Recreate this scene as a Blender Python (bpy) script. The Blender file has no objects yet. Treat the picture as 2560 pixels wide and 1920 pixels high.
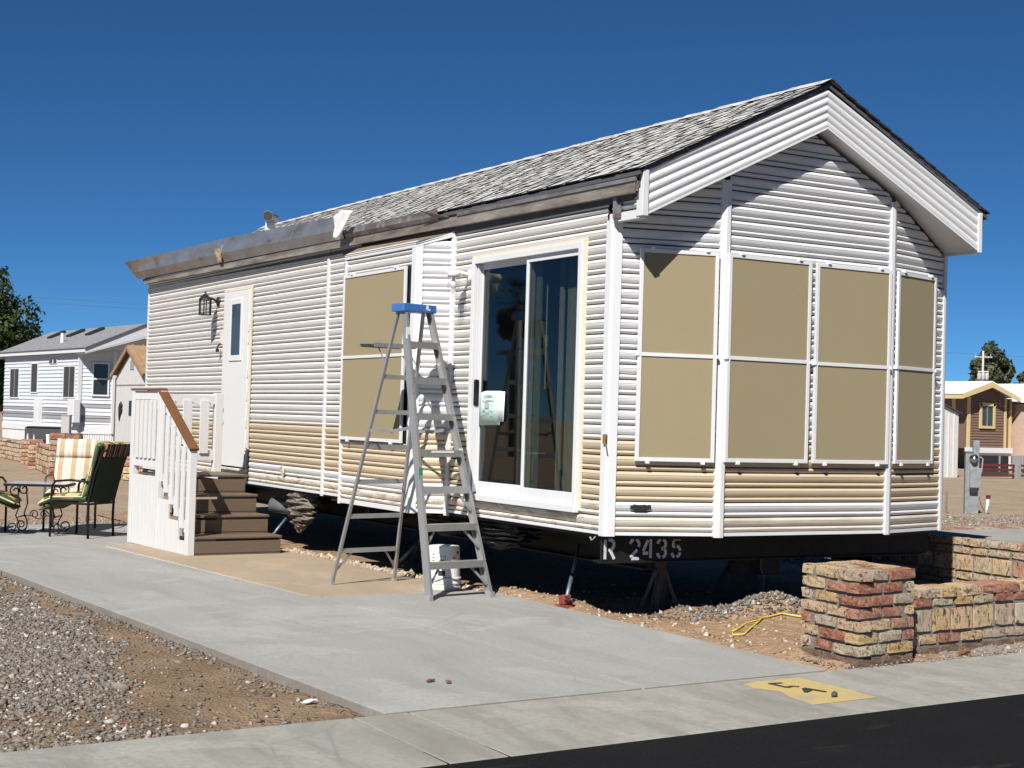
import bpy, bmesh, math, random
import numpy as np
from mathutils import Vector, Matrix, Euler
random.seed(7); RNG = np.random.default_rng(11)
R = math.radians
C = bpy.context.scene.collection
scene = bpy.context.scene

# ------------------------------------------------------------------ camera
cam_d = bpy.data.cameras.new('camera'); cam = bpy.data.objects.new('camera', cam_d); C.objects.link(cam)
cam_d.sensor_width = 36.0; cam_d.lens = 3773.2 / 2560 * 36.0
cam_d.clip_start = 0.1; cam_d.clip_end = 6000
_yaw, _pitch, _roll = 0.529725, 0.0227172, 0.0289808
_f = Vector((math.sin(_yaw)*math.cos(_pitch), math.cos(_yaw)*math.cos(_pitch), math.sin(_pitch)))
_r0 = Vector((math.cos(_yaw), -math.sin(_yaw), 0)); _u0 = _r0.cross(_f)
_r = _r0*math.cos(_roll) + _u0*math.sin(_roll); _u = -_r0*math.sin(_roll) + _u0*math.cos(_roll)
m = Matrix((_r, _u, -_f)).transposed().to_4x4(); m.translation = Vector((-6.4011, -9.4793, 1.50))
cam.matrix_world = m
scene.camera = cam

# ------------------------------------------------------------------ sky, sun, exposure
SUN = Vector((-0.545, -0.462, 0.715)).normalized()      # towards the sun
world = bpy.data.worlds.new('World'); scene.world = world; world.use_nodes = True
wn = world.node_tree; wn.nodes.clear()
wo = wn.nodes.new('ShaderNodeOutputWorld'); wb = wn.nodes.new('ShaderNodeBackground'); sk = wn.nodes.new('ShaderNodeTexSky')
sk.sky_type = 'NISHITA'; sk.sun_disc = False
sk.sun_elevation = math.asin(SUN.z); sk.sun_rotation = math.atan2(SUN.x, SUN.y)
sk.altitude = 3000; sk.air_density = 0.6; sk.dust_density = 0.0; sk.ozone_density = 10.0
wb.inputs['Strength'].default_value = 0.05
tint = wn.nodes.new('ShaderNodeMixRGB'); tint.blend_type = 'MULTIPLY'; tint.inputs[0].default_value = 1; tint.inputs[2].default_value = (0.62, 0.98, 1.0, 1)
wn.links.new(sk.outputs[0], tint.inputs[1]); wn.links.new(tint.outputs[0], wb.inputs[0]); wn.links.new(wb.outputs[0], wo.inputs[0])
sd = bpy.data.lights.new('sun', 'SUN'); sd.energy = 5.0; sd.angle = R(0.53); sd.color = (1.0, 0.955, 0.89)
so = bpy.data.objects.new('sun', sd); C.objects.link(so)
so.rotation_euler = SUN.to_track_quat('Z', 'Y').to_euler(); so.location = (-20, -20, 30)
scene.view_settings.view_transform = 'Standard'; scene.view_settings.look = 'None'
scene.view_settings.exposure = 0.68; scene.view_settings.gamma = 1.0
scene.view_settings.use_curve_mapping = False

# ------------------------------------------------------------------ materials
def lin(h):
    h = h.lstrip('#'); c = [int(h[i:i+2], 16)/255 for i in (0, 2, 4)]
    return tuple(x/12.92 if x <= 0.04045 else ((x+0.055)/1.055)**2.4 for x in c) + (1.0,)
class Mat:
    def __init__(s, name, rough=0.6, metal=0.0, spec=0.35, base=(0.5, 0.5, 0.5, 1)):
        s.m = bpy.data.materials.new(name); s.m.use_nodes = True; s.nt = s.m.node_tree
        s.b = s.nt.nodes['Principled BSDF']; s.out = s.nt.nodes['Material Output']
        s.set('Roughness', rough); s.set('Metallic', metal); s.set('Specular IOR Level', spec)
        if len(base) == 3: base = tuple(base) + (1,)
        s.set('Base Color', base); s.tc = s.nt.nodes.new('ShaderNodeTexCoord')
    def set(s, k, v):
        i = s.b.inputs[k]
        if hasattr(v, 'is_output'): s.nt.links.new(v, i)
        else: i.default_value = v
        return s
    def n(s, t, **kw):
        x = s.nt.nodes.new(t)
        for k, v in kw.items(): setattr(x, k, v)
        return x
    def lk(s, a, b):
        if hasattr(a, 'is_output'): s.nt.links.new(a, b)
        else: b.default_value = a
    def co(s, scale=(1, 1, 1), src='Object'):
        mp = s.n('ShaderNodeMapping'); s.lk(s.tc.outputs[src], mp.inputs['Vector']); mp.inputs['Scale'].default_value = scale
        return mp.outputs[0]
    def noise(s, scale, detail=4, rough=0.55, co=None, dist=0.0):
        x = s.n('ShaderNodeTexNoise'); x.inputs['Scale'].default_value = scale; x.inputs['Detail'].default_value = detail
        x.inputs['Roughness'].default_value = rough; x.inputs['Distortion'].default_value = dist
        s.lk(co if co is not None else s.tc.outputs['Object'], x.inputs['Vector']); return x.outputs['Fac']
    def voro(s, scale, co=None, feature='F1', out='Distance'):
        x = s.n('ShaderNodeTexVoronoi', feature=feature); x.inputs['Scale'].default_value = scale
        s.lk(co if co is not None else s.tc.outputs['Object'], x.inputs['Vector']); return x.outputs[out]
    def ramp(s, fac, stops, interp='LINEAR'):
        x = s.n('ShaderNodeValToRGB'); x.color_ramp.interpolation = interp
        e = x.color_ramp.elements
        while len(e) < len(stops): e.new(0.5)
        for el, (p, c) in zip(e, stops):
            el.position = p; el.color = c if len(c) == 4 else tuple(c) + (1,)
        s.lk(fac, x.inputs[0]); return x.outputs[0]
    def mix(s, fac, a, b, mode='MIX'):
        x = s.n('ShaderNodeMixRGB', blend_type=mode); s.lk(fac, x.inputs[0]); s.lk(a, x.inputs[1]); s.lk(b, x.inputs[2]); return x.outputs[0]
    def math(s, op, a, b=0.0):
        x = s.n('ShaderNodeMath', operation=op); s.lk(a, x.inputs[0]); s.lk(b, x.inputs[1]); return x.outputs[0]
    def sep(s, v):
        x = s.n('ShaderNodeSeparateXYZ'); s.lk(v, x.inputs[0]); return x.outputs
    def rnd(s): return s.n('ShaderNodeObjectInfo').outputs['Random']
    def bump(s, h, strength=0.3, dist=0.01):
        x = s.n('ShaderNodeBump'); x.inputs['Strength'].default_value = strength; x.inputs['Distance'].default_value = dist
        s.lk(h, x.inputs['Height']); s.set('Normal', x.outputs[0]); return s
W = (1, 1, 1, 1); K = (0, 0, 0, 1)
def g(v): return (v, v, v, 1)
MT = {}
def plain(name, col, rough=0.6, metal=0.0, spec=0.35, var=0.06, scale=6.0):
    x = Mat(name, rough, metal, spec); col = lin(col) if isinstance(col, str) else (tuple(col)+(1,))[:4]
    a = tuple(c*(1-var) for c in col[:3]) + (1,); b = tuple(min(1, c*(1+var)) for c in col[:3]) + (1,)
    x.set('Base Color', x.ramp(x.noise(scale, 5), [(0.3, a), (0.7, b)])); MT[name] = x.m; return x
def siding(name, a, b, dirt, amt=0.5):
    x = Mat(name, 0.42, 0, 0.4)
    base = x.mix(x.noise(1.2, 4), a, b)
    streak = x.noise(3.0, 6, 0.65, x.co((1, 1, 6)))
    base = x.mix(x.math('MULTIPLY', x.ramp(streak, [(0.45, K), (0.8, W)]), amt), base, dirt)
    spk = x.noise(90, 2, 0.5); base = x.mix(x.ramp(spk, [(0.70, K), (0.74, g(0.5))]), base, (0.25, 0.22, 0.19, 1))
    x.set('Base Color', base); x.bump(x.noise(4, 3), 0.05, 0.02); MT[name] = x.m
siding('siding_side', (0.645, 0.63, 0.605, 1), (0.70, 0.69, 0.67, 1), (0.50, 0.46, 0.41, 1), 0.35)
siding('siding_low', (0.56, 0.51, 0.43, 1), (0.66, 0.63, 0.57, 1), (0.40, 0.33, 0.25, 1), 0.8)
siding('siding_front', (0.63, 0.635, 0.645, 1), (0.70, 0.705, 0.71, 1), (0.50, 0.485, 0.46, 1), 0.3)
siding('siding_beige', (0.54, 0.445, 0.31, 1), (0.60, 0.50, 0.36, 1), (0.43, 0.35, 0.26, 1), 0.35)
siding('siding_far', (0.58, 0.62, 0.66, 1), (0.64, 0.67, 0.70, 1), (0.48, 0.51, 0.55, 1), 0.3)
siding('siding_far_grey', (0.24, 0.24, 0.25, 1), (0.30, 0.30, 0.31, 1), (0.2, 0.2, 0.2, 1), 0.3)
x = Mat('siding_worn', 0.6)                                # peeling lowest courses by the glass door
bs = x.mix(x.noise(2, 4), (0.66, 0.61, 0.53, 1), (0.74, 0.70, 0.64, 1))
bs = x.mix(x.ramp(x.noise(4, 8, 0.7, x.co((1, 1, 5)), 0.6), [(0.48, K), (0.62, W)]), bs, (0.46, 0.34, 0.22, 1))
bs = x.mix(x.ramp(x.noise(7, 8, 0.75, x.co((1, 0.7, 4)), 1.0), [(0.57, K), (0.66, W)]), bs, (0.17, 0.10, 0.06, 1))
x.set('Base Color', bs); x.bump(x.noise(25, 5), 0.4, 0.01); MT['siding_worn'] = x.m
x = Mat('white_trim', 0.4, 0, 0.4)
bs = x.mix(x.noise(3, 4), (0.62, 0.63, 0.645, 1), (0.70, 0.71, 0.72, 1))
bs = x.mix(x.ramp(x.noise(22, 5, 0.7), [(0.66, K), (0.78, g(0.6))]), bs, (0.45, 0.42, 0.39, 1)); x.set('Base Color', bs); MT['white_trim'] = x.m
plain('cream_trim', (0.68, 0.61, 0.50), 0.5); plain('white_door', (0.68, 0.68, 0.67), 0.35, var=0.02)
x = Mat('white_wood', 0.55)
bs = x.mix(x.noise(2.5, 6, 0.6, x.co((14, 14, 1.2))), (0.56, 0.555, 0.55, 1), (0.68, 0.675, 0.67, 1))
bs = x.mix(x.ramp(x.noise(9, 4, 0.6, x.co((1, 1, .6))), [(0.68, K), (0.76, g(.5))]), bs, (0.48, 0.45, 0.40, 1)); x.set('Base Color', bs)
x.bump(x.noise(4, 5, 0.6, x.co((30, 30, 2))), 0.25, 0.004); MT['white_wood'] = x.m
x = Mat('composite_deck', 0.5)
gr = x.noise(3, 6, 0.7, x.co((1.2, 30, 40)))
x.set('Base Color', x.mix(gr, (0.105, 0.072, 0.048, 1), (0.185, 0.135, 0.095, 1))); x.bump(gr, 0.3, 0.004); MT['composite_deck'] = x.m
plain('handrail_brown', (0.15, 0.07, 0.03), 0.45, var=.15)
x = Mat('screen_fabric', 0.85, 0, 0.2)
wv = x.n('ShaderNodeTexWave', wave_type='BANDS', bands_direction='Z'); wv.inputs['Scale'].default_value = 70; x.lk(x.tc.outputs['Object'], wv.inputs['Vector'])
bs = x.mix(x.noise(1.3, 3), (0.285, 0.243, 0.148, 1), (0.32, 0.272, 0.168, 1))
bs = x.mix(x.math('MULTIPLY', wv.outputs['Fac'], 0.10), bs, (0.24, 0.19, 0.11, 1))
bs = x.mix(x.ramp(x.noise(160, 2), [(.4, K), (.7, g(.35))]), bs, (0.25, 0.20, 0.12, 1)); x.set('Base Color', bs); MT['screen_fabric'] = x.m
x = Mat('galvanised', 0.5, 0.35, 0.5)
bs = x.ramp(x.noise(3.5, 6, 0.65, x.co((2, 0.5, 2))), [(0.36, (0.10, 0.075, 0.055, 1)), (0.5, (0.20, 0.17, 0.15, 1)), (0.62, (0.24, 0.25, 0.27, 1))])
bs = x.mix(x.ramp(x.voro(9), [(.0, W), (.5, K)]), bs, (0.3, 0.3, 0.31, 1)); x.set('Base Color', bs); x.set('Roughness', x.ramp(x.noise(5), [(.3, g(.38)), (.7, g(.6))])); MT['galvanised'] = x.m
x = Mat('galvanised_bright', 0.3, 0.75, 0.5)
bs = x.ramp(x.noise(3.2, 6, 0.65, x.co((1, 0.7, 1.6))), [(0.30, (0.20, 0.155, 0.12, 1)), (0.40, (0.30, 0.29, 0.285, 1)), (0.55, (0.33, 0.35, 0.38, 1)), (0.75, (0.46, 0.49, 0.54, 1))])
x.set('Base Color', bs); x.bump(x.voro(3.2, x.co((1, 1, .5)), 'SMOOTH_F1'), 0.45, 0.06); x.set('Roughness', .38); x.set('Metallic', .65); MT['galvanised_bright'] = x.m
x = Mat('eave_metal', 0.55, 0.2, 0.4)
bs = x.ramp(x.noise(2.6, 7, 0.7, x.co((1, .5, 3))), [(0.35, (0.12, 0.10, 0.085, 1)), (0.55, (0.27, 0.24, 0.21, 1)), (0.75, (0.42, 0.40, 0.37, 1))])
x.set('Base Color', bs); x.bump(x.noise(3, 3), 0.4, 0.03); MT['eave_metal'] = x.m
plain('weathered_wood', (0.20, 0.155, 0.11), 0.8, var=.35, scale=14); plain('dark_felt', (0.075, 0.082, 0.094), 0.8, var=.15)
x = Mat('shingle', 0.9, 0, 0.2)
bs = x.ramp(x.rnd(), [(0.0, (0.24, 0.24, 0.24, 1)), (0.25, (0.36, 0.36, 0.355, 1)), (0.6, (0.46, 0.46, 0.45, 1)), (1, (0.54, 0.54, 0.52, 1))])
bs = x.mix(x.ramp(x.noise(6, 6, 0.75, x.co((5, 1.6, 1))), [(0.50, K), (0.60, W)]), bs, (0.13, 0.13, 0.135, 1))
bs = x.mix(x.ramp(x.noise(120, 2), [(.45, K), (.7, g(.5))]), bs, (0.55, 0.55, 0.53, 1)); x.set('Base Color', bs); x.bump(x.noise(150, 2), .5, .004); MT['shingle'] = x.m
plain('shingle_edge', (0.018, 0.017, 0.016), 0.95, var=.2); plain('shingle_far', (0.20, 0.205, 0.215), 0.9, var=.3, scale=9)
def glass(name, tint, body, alpha, rough=0.02):
    x = Mat(name, 0.05); nt = x.nt; nt.nodes.remove(x.b)
    tr = x.n('ShaderNodeBsdfTransparent'); tr.inputs[0].default_value = tint
    df = x.n('ShaderNodeBsdfDiffuse'); df.inputs[0].default_value = body
    m1 = x.n('ShaderNodeMixShader'); m1.inputs[0].default_value = alpha; x.lk(tr.outputs[0], m1.inputs[1]); x.lk(df.outputs[0], m1.inputs[2])
    gl = x.n('ShaderNodeBsdfGlossy'); gl.inputs['Roughness'].default_value = rough
    fr = x.n('ShaderNodeFresnel'); gm = x.n('ShaderNodeNewGeometry'); x.lk(x.math('ADD', 1.5, x.math('MULTIPLY', gm.outputs['Backfacing'], 1/1.5-1.5)), fr.inputs[0])   # same mirror strength on both faces of a pane
    m2 = x.n('ShaderNodeMixShader'); x.lk(fr.outputs[0], m2.inputs[0]); x.lk(m1.outputs[0], m2.inputs[1]); x.lk(gl.outputs[0], m2.inputs[2])
    x.lk(m2.outputs[0], x.out.inputs['Surface']); MT[name] = x.m
glass('door_glass', (0.56, 0.585, 0.57, 1), (0.02, 0.025, 0.025, 1), 0.05)
glass('lamp_glass', (0.92, 0.93, 0.92, 1), (0.5, 0.5, 0.5, 1), 0.06, 0.05)
x = Mat('dark_glass', 0.08, 0, 0.5, (0.02, 0.025, 0.026, 1)); MT['dark_glass'] = x.m
x = Mat('slate_glass', 0.12, 0, 0.5, (0.045, 0.06, 0.063, 1)); MT['slate_glass'] = x.m
plain('insect_screen', (0.045, 0.046, 0.048), 0.7, var=.2)
plain('room_dark', (0.03, 0.028, 0.026), 0.9); plain('room_floor', (0.06, 0.045, 0.035), 0.8); plain('curtain', (0.55, 0.53, 0.46), 0.8, var=.1)
plain('cardboard', (0.42, 0.30, 0.17), 0.8); plain('stile_green', (0.33, 0.40, 0.37), 0.5)
x = Mat('aluminium', 0.45, 0.55, 0.5)
bs = x.mix(x.noise(6, 6, .65, x.co((3, 3, 1))), (0.30, 0.30, 0.295, 1), (0.47, 0.47, 0.46, 1))
bs = x.mix(x.ramp(x.noise(16, 5, .7), [(.66, K), (.70, W)]), bs, (0.68, 0.67, 0.64, 1))
bs = x.mix(x.ramp(x.noise(30, 4, .7), [(.68, K), (.74, W)]), bs, (0.13, 0.12, 0.11, 1)); x.set('Base Color', bs); MT['aluminium'] = x.m
x = Mat('blue_plastic', 0.45)
bs = x.mix(x.noise(8, 5), (0.035, 0.12, 0.36, 1), (0.06, 0.18, 0.46, 1)); bs = x.mix(x.ramp(x.noise(26, 5, .7), [(.62, K), (.68, g(.8))]), bs, (0.25, 0.36, 0.50, 1)); x.set('Base Color', bs); MT['blue_plastic'] = x.m
plain('paint_drip', (0.75, 0.75, 0.72), .5); plain('green_tape', (0.02, 0.22, 0.12), .5); plain('white_plastic', (0.78, 0.78, 0.77), .4, var=.03)
plain('label_black', (0.025, 0.025, 0.027), .5); plain('label_grey', (0.22, 0.24, 0.26), .5); plain('orange_print', (0.65, 0.14, 0.04), .5)
plain('black_metal', (0.012, 0.012, 0.013), .45, .3, var=.2); plain('lantern_black', (0.015, 0.016, 0.018), .4)
plain('chrome', (0.5, 0.5, 0.5), .2, 1.0); plain('steel_black', (0.013, 0.0125, 0.012), .6, .3, var=.35); plain('stencil_white', (0.50, 0.52, 0.54), .7, var=.2, scale=30)
plain('steel_grey', (.09, .085, .08), .6, .4, var=.3, scale=18); plain('red_paint', (.24, .05, .042), .55, var=.25); plain('strut_blue', (0.16, 0.20, 0.25), .45, .5)
x = Mat('foil', 0.55, 0.25, .5); bs = x.ramp(x.noise(7, 6, .7), [(.35, (.16, .13, .10, 1)), (.65, (.36, .31, .26, 1))]); x.set('Base Color', bs); x.bump(x.noise(9, 5, .7, x.co((1, 1, 4))), 1.0, .05); MT['foil'] = x.m
x = Mat('black_sheeting', 0.25, 0, .5, (.02, .02, .022, 1)); x.bump(x.noise(14, 5, .7, x.co((1, 1, .3))), 1.0, .06); MT['black_sheeting'] = x.m
# masonry
def brick(name, a, b, c, dark):
    x = Mat(name, 0.85, 0, .25); off = x.n('ShaderNodeCombineXYZ'); r_ = x.rnd()
    for i, k in enumerate((91, 57, 33)): x.lk(x.math('MULTIPLY', r_, k), off.inputs[i])
    def oc(sc):
        a_ = x.n('ShaderNodeVectorMath', operation='ADD'); x.lk(x.co(sc, 'Generated'), a_.inputs[0]); x.lk(off.outputs[0], a_.inputs[1]); return a_.outputs[0]
    bs = x.ramp(x.rnd(), [(0, a), (.5, b), (1, c)])
    bs = x.mix(x.ramp(x.noise(2.2, 6, .7, oc((2.2, 1, .8)), .8), [(.44, K), (.60, W)]), bs, c)
    bs = x.mix(x.ramp(x.noise(2.6, 7, .75, oc((2.8, 1, .6)), 1.2), [(.535, K), (.585, W)]), bs, dark)
    bs = x.mix(x.ramp(x.noise(14, 4, .65, oc((2.5, 1, 1))), [(.48, K), (.75, g(.55))]), bs, (.50, .46, .38, 1))
    x.set('Base Color', bs); x.bump(x.math('ADD', x.noise(4, 6, .7, oc((2.5, 1, 1))), x.noise(18, 3, .6, oc((2.5, 1, 1)))), .9, .02); MT[name] = x.m
brick('brick_red', (.30, .075, .036, 1), (.42, .135, .068, 1), (.52, .29, .20, 1), (.15, .05, .04, 1))
brick('brick_yellow', (.60, .39, .13, 1), (.68, .53, .30, 1), (.68, .47, .30, 1), (.035, .028, .018, 1))
brick('brick_pale', (.54, .43, .32, 1), (.56, .36, .26, 1), (.62, .55, .39, 1), (.085, .06, .045, 1))
brick('brick_brown', (.17, .115, .075, 1), (.22, .15, .10, 1), (.24, .13, .09, 1), (.10, .07, .05, 1))
x = Mat('mortar', .95, 0, .15); x.set('Base Color', x.mix(x.noise(14, 6, .7), (.20, .185, .165, 1), (.33, .31, .285, 1))); x.bump(x.math('ADD', x.noise(35, 5, .7), x.noise(120, 2)), 1.0, .02); MT['mortar'] = x.m
def concrete(name, a, b, stain, st=.4, sc=1.0):
    x = Mat(name, .85, 0, .25)
    bs = x.mix(x.ramp(x.noise(.7*sc, 7, .6), [(.3, K), (.7, W)]), a, b)
    bs = x.mix(x.ramp(x.noise(2.3*sc, 7, .68, x.co((1, .22, 1)), .5), [(.46, K), (.66, g(min(1, st*1.7)))]), bs, stain)
    bs = x.mix(x.ramp(x.noise(.9*sc, 8, .7, None, .8), [(.52, K), (.60, g(.55))]), bs, tuple(v*1.13 for v in b[:3])+(1,))
    bs = x.mix(x.ramp(x.noise(2.6*sc, 5, .7), [(.6, K), (.75, g(st))]), bs, tuple(v*.72 for v in stain[:3])+(1,))
    bs = x.mix(x.ramp(x.noise(34, 5, .75), [(.38, g(.42)), (.56, K)]), bs, tuple(v*.72 for v in a[:3])+(1,))
    ck = x.voro(.55*sc, x.co((1, .8, 1)), 'DISTANCE_TO_EDGE'); ckn = x.noise(.8, 4)
    bs = x.mix(x.math('MULTIPLY', x.ramp(ck, [(0, W), (.006, K)]), x.ramp(ckn, [(.56, K), (.62, g(.35))])), bs, tuple(v*.45 for v in a[:3])+(1,))
    bs = x.mix(x.ramp(x.noise(37, 3, .6), [(.745, K), (.76, g(.7))]), bs, (.14, .12, .10, 1))
    x.set('Base Color', bs); x.bump(x.math('ADD', x.noise(3, 5), x.noise(220, 2)), .25, .004); MT[name] = x.m
concrete('concrete', (.285, .285, .272, 1), (.335, .335, .318, 1), (.245, .243, .228, 1))
concrete('concrete_tan', (.325, .255, .18, 1), (.375, .30, .22, 1), (.27, .24, .20, 1))
concrete('concrete_curb', (.27, .265, .24, 1), (.325, .32, .29, 1), (.22, .215, .19, 1), .6, 1.6)
concrete('concrete_edge', (.20, .185, .165, 1), (.28, .26, .23, 1), (.2, .18, .15, 1))
plain('joint_sand', (.56, .53, .47), .9, var=.15, scale=20); plain('joint_dark', (.05, .035, .028), .9, var=.4, scale=20)
x = Mat('asphalt', .95, 0, .08)
bs = x.mix(x.noise(1.5, 6, .65), (.007, .0073, .0082, 1), (.0135, .0138, .0148, 1)); bs = x.mix(x.ramp(x.noise(55, 4, .75), [(.54, K), (.75, g(.5))]), bs, (.040, .040, .042, 1))
bs = x.mix(x.ramp(x.noise(2.2, 6, .7, x.co((.35, 1.6, 1))), [(.60, K), (.8, g(.45))]), bs, (.10, .085, .065, 1)); x.set('Base Color', bs); x.bump(x.noise(70, 4, .7), .9, .012); MT['asphalt'] = x.m
x = Mat('yellow_paint', .7)
ed = x.ramp(x.noise(5, 6, .65), [(.36, K), (.52, W)]); bs = x.mix(x.noise(7, 6, .7), (.42, .31, .10, 1), (.50, .39, .17, 1)); bs = x.mix(ed, x.mix(.72, bs, (.30, .285, .245, 1)), bs)
bs = x.mix(x.ramp(x.noise(60, 3), [(.62, K), (.75, g(.6))]), bs, (.36, .32, .24, 1)); x.set('Base Color', bs); MT['yellow_paint'] = x.m
def dirt(name, cols, sc=1.0, spk=.5):
    x = Mat(name, .95, 0, .12)
    bs = x.ramp(x.noise(.9*sc, 8, .62), [(.32, cols[0]), (.48, cols[1]), (.62, cols[2])])
    bs = x.mix(x.ramp(x.noise(9*sc, 6, .7), [(.5, K), (.75, g(.6))]), bs, cols[3])
    v = x.sep(x.voro(30*sc, out='Color'))[0]; bs = x.mix(x.ramp(x.noise(3*sc, 5), [(.42, K), (.6, g(spk))]), bs, x.ramp(v, [(0, cols[3]), (.6, cols[1]), (1, tuple(min(1, c*1.5) for c in cols[2][:3])+(1,))]))
    x.set('Base Color', bs); x.bump(x.math('ADD', x.noise(7*sc, 8, .7), x.math('MULTIPLY', x.voro(34*sc), .5)), .9, .03); MT[name] = x.m
dirt('dirt', ((.22, .145, .09, 1), (.30, .20, .125, 1), (.34, .235, .15, 1), (.165, .115, .08, 1)))
dirt('dirt_brown', ((.14, .095, .06, 1), (.20, .14, .09, 1), (.27, .195, .13, 1), (.16, .115, .08, 1)), 1.3, .3)
dirt('desert_ground', ((.25, .19, .135, 1), (.30, .23, .165, 1), (.34, .265, .195, 1), (.21, .16, .115, 1)), .7, .4)
def stones(name, stops):
    x = Mat(name, .85, 0, .25); a = x.n('ShaderNodeAttribute'); a.attribute_name = 'rnd'
    bs = x.ramp(a.outputs['Fac'], stops); bs = x.mix(x.ramp(x.noise(70, 4), [(.4, K), (.7, g(.35))]), bs, (.18, .16, .14, 1)); x.set('Base Color', bs); MT[name] = x.m
stones('gravel_grey', [(0, (.07, .06, .05, 1)), (.3, (.145, .13, .115, 1)), (.58, (.20, .19, .175, 1)), (.76, (.22, .17, .125, 1)), (.88, (.14, .085, .055, 1)), (.94, (.34, .31, .27, 1)), (1, (.52, .50, .47, 1))])
stones('gravel_tan', [(0, (.22, .16, .11, 1)), (.4, (.37, .28, .19, 1)), (.75, (.44, .35, .25, 1)), (1, (.60, .52, .42, 1))])
stones('gravel_far', [(0, (.14, .11, .09, 1)), (.5, (.24, .20, .165, 1)), (.9, (.32, .27, .225, 1)), (1, (.45, .40, .35, 1))])
def leaf(name, stops):
    x = Mat(name, .55, 0, .3); a = x.n('ShaderNodeAttribute'); a.attribute_name = 'rnd'
    bs = x.ramp(a.outputs['Fac'], stops); x.set('Base Color', bs)
    tl = x.n('ShaderNodeBsdfTranslucent'); x.lk(bs, tl.inputs[0]); mx = x.n('ShaderNodeMixShader'); mx.inputs[0].default_value = .2
    x.lk(x.b.outputs[0], mx.inputs[1]); x.lk(tl.outputs[0], mx.inputs[2]); x.lk(mx.outputs[0], x.out.inputs['Surface']); MT[name] = x.m
leaf('leaf_dark', [(0, (.022, .038, .010, 1)), (.6, (.05, .08, .018, 1)), (1, (.10, .13, .03, 1))])
leaf('leaf_olive', [(0, (.04, .055, .030, 1)), (.6, (.075, .10, .05, 1)), (1, (.12, .14, .08, 1))])
leaf('leaf_rust', [(0, (.06, .05, .02, 1)), (.6, (.11, .085, .03, 1)), (1, (.16, .12, .05, 1))])
plain('bark', (.10, .075, .055), .9, var=.3)
plain('brown_siding', (.175, .115, .09), .6); plain('butter_trim', (.60, .46, .24), .55); plain('white_roof', (.80, .80, .80), .5, var=.02); plain('skirt_white', (.66, .66, .66), .5, var=.03)
plain('meter_grey', (.22, .245, .25), .6, .1, var=.22, scale=9); plain('dark_grey', (.055, .058, .062), .6); plain('mid_grey', (.28, .28, .28), .7); plain('maroon', (.10, .018, .018), .6, var=.2)
plain('shed_tan', (.30, .195, .11), .7, var=.15); plain('shed_white', (.58, .575, .57), .6, var=.04); plain('pink_siding', (.50, .36, .28), .7); plain('pole_grey', (.42, .42, .40), .7); plain('hose_yellow', (.72, .52, .06), .45)
plain('green_sling', (.016, .026, .013), .8, var=.2); plain('cushion_green', (.012, .036, .018), .8); plain('piping_cream', (.60, .52, .34), .8); plain('glass_top', (.42, .44, .43), .25)
x = Mat('cushion_floral', .85)
vc = x.voro(9, out='Color'); sp = x.sep(vc); bs = x.ramp(sp[0], [(0, (.02, .05, .02, 1)), (.3, (.06, .13, .04, 1)), (.46, (.52, .40, .20, 1)), (.62, (.60, .16, .10, 1)), (.8, (.04, .09, .03, 1)), (.92, (.66, .55, .36, 1))], 'CONSTANT')
bs = x.mix(x.ramp(x.noise(14, 5), [(.4, K), (.7, g(.5))]), bs, (.25, .25, .08, 1)); x.set('Base Color', bs); MT['cushion_floral'] = x.m
def stripes(name, axis, scale, stops):
    x = Mat(name, .85); c = x.sep(x.tc.outputs['Object'])[axis]
    f = x.math('FRACT', x.math('MULTIPLY', c, scale)); x.set('Base Color', x.ramp(f, stops, 'CONSTANT')); MT[name] = x.m
CR = (.62, .57, .47, 1); TN = (.40, .30, .19, 1); RS = (.45, .32, .26, 1)
stripes('cushion_tan_stripe', 0, 6.4, [(0, TN), (.30, CR), (.46, RS), (.49, CR), (.53, RS), (.56, CR), (.60, RS), (.63, CR), (.84, CR), (.9, TN)])
stripes('cushion_dark_stripe', 0, 9.0, [(0, (.02, .05, .025, 1)), (.25, (.45, .38, .16, 1)), (.35, (.02, .02, .02, 1)), (.6, (.35, .08, .06, 1)), (.75, (.02, .02, .02, 1))])
stripes('cushion_olive_stripe', 1, 14.0, [(0, (.10, .11, .03, 1)), (.4, (.20, .19, .05, 1)), (.55, (.03, .05, .02, 1)), (.8, (.14, .07, .03, 1))])
plain('paper_green', (.56, .72, .66), .8, var=.03); plain('paper_white', (.78, .79, .76), .8); plain('print_grey', (.36, .45, .43), .8); plain('handle_black', (.01, .01, .01), .4); plain('bulb_white', (.75, .75, .72), .5); plain('rag_white', (.75, .76, .76), .7); plain('rag_yellow', (.7, .5, .05), .7); plain('brass', (.45, .30, .10), .4, .7)

# one common step down for every base colour: the photograph is exposed brightly for these surfaces
for _k, _m in MT.items():
    _nt = _m.node_tree
    for _n in list(_nt.nodes):
        if _n.type in ('BSDF_PRINCIPLED', 'BSDF_DIFFUSE', 'BSDF_TRANSLUCENT'):
            _i = _n.inputs['Base Color' if _n.type == 'BSDF_PRINCIPLED' else 'Color']
            if _i.is_linked:
                _x = _nt.nodes.new('ShaderNodeMixRGB'); _x.blend_type = 'MULTIPLY'; _x.inputs[0].default_value = 1; _x.inputs[2].default_value = (.88, .88, .88, 1)
                _s = _i.links[0].from_socket; _nt.links.new(_s, _x.inputs[1]); _nt.links.new(_x.outputs[0], _i)
            else: _i.default_value = tuple(c*.88 for c in _i.default_value[:3])+(1,)
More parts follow.
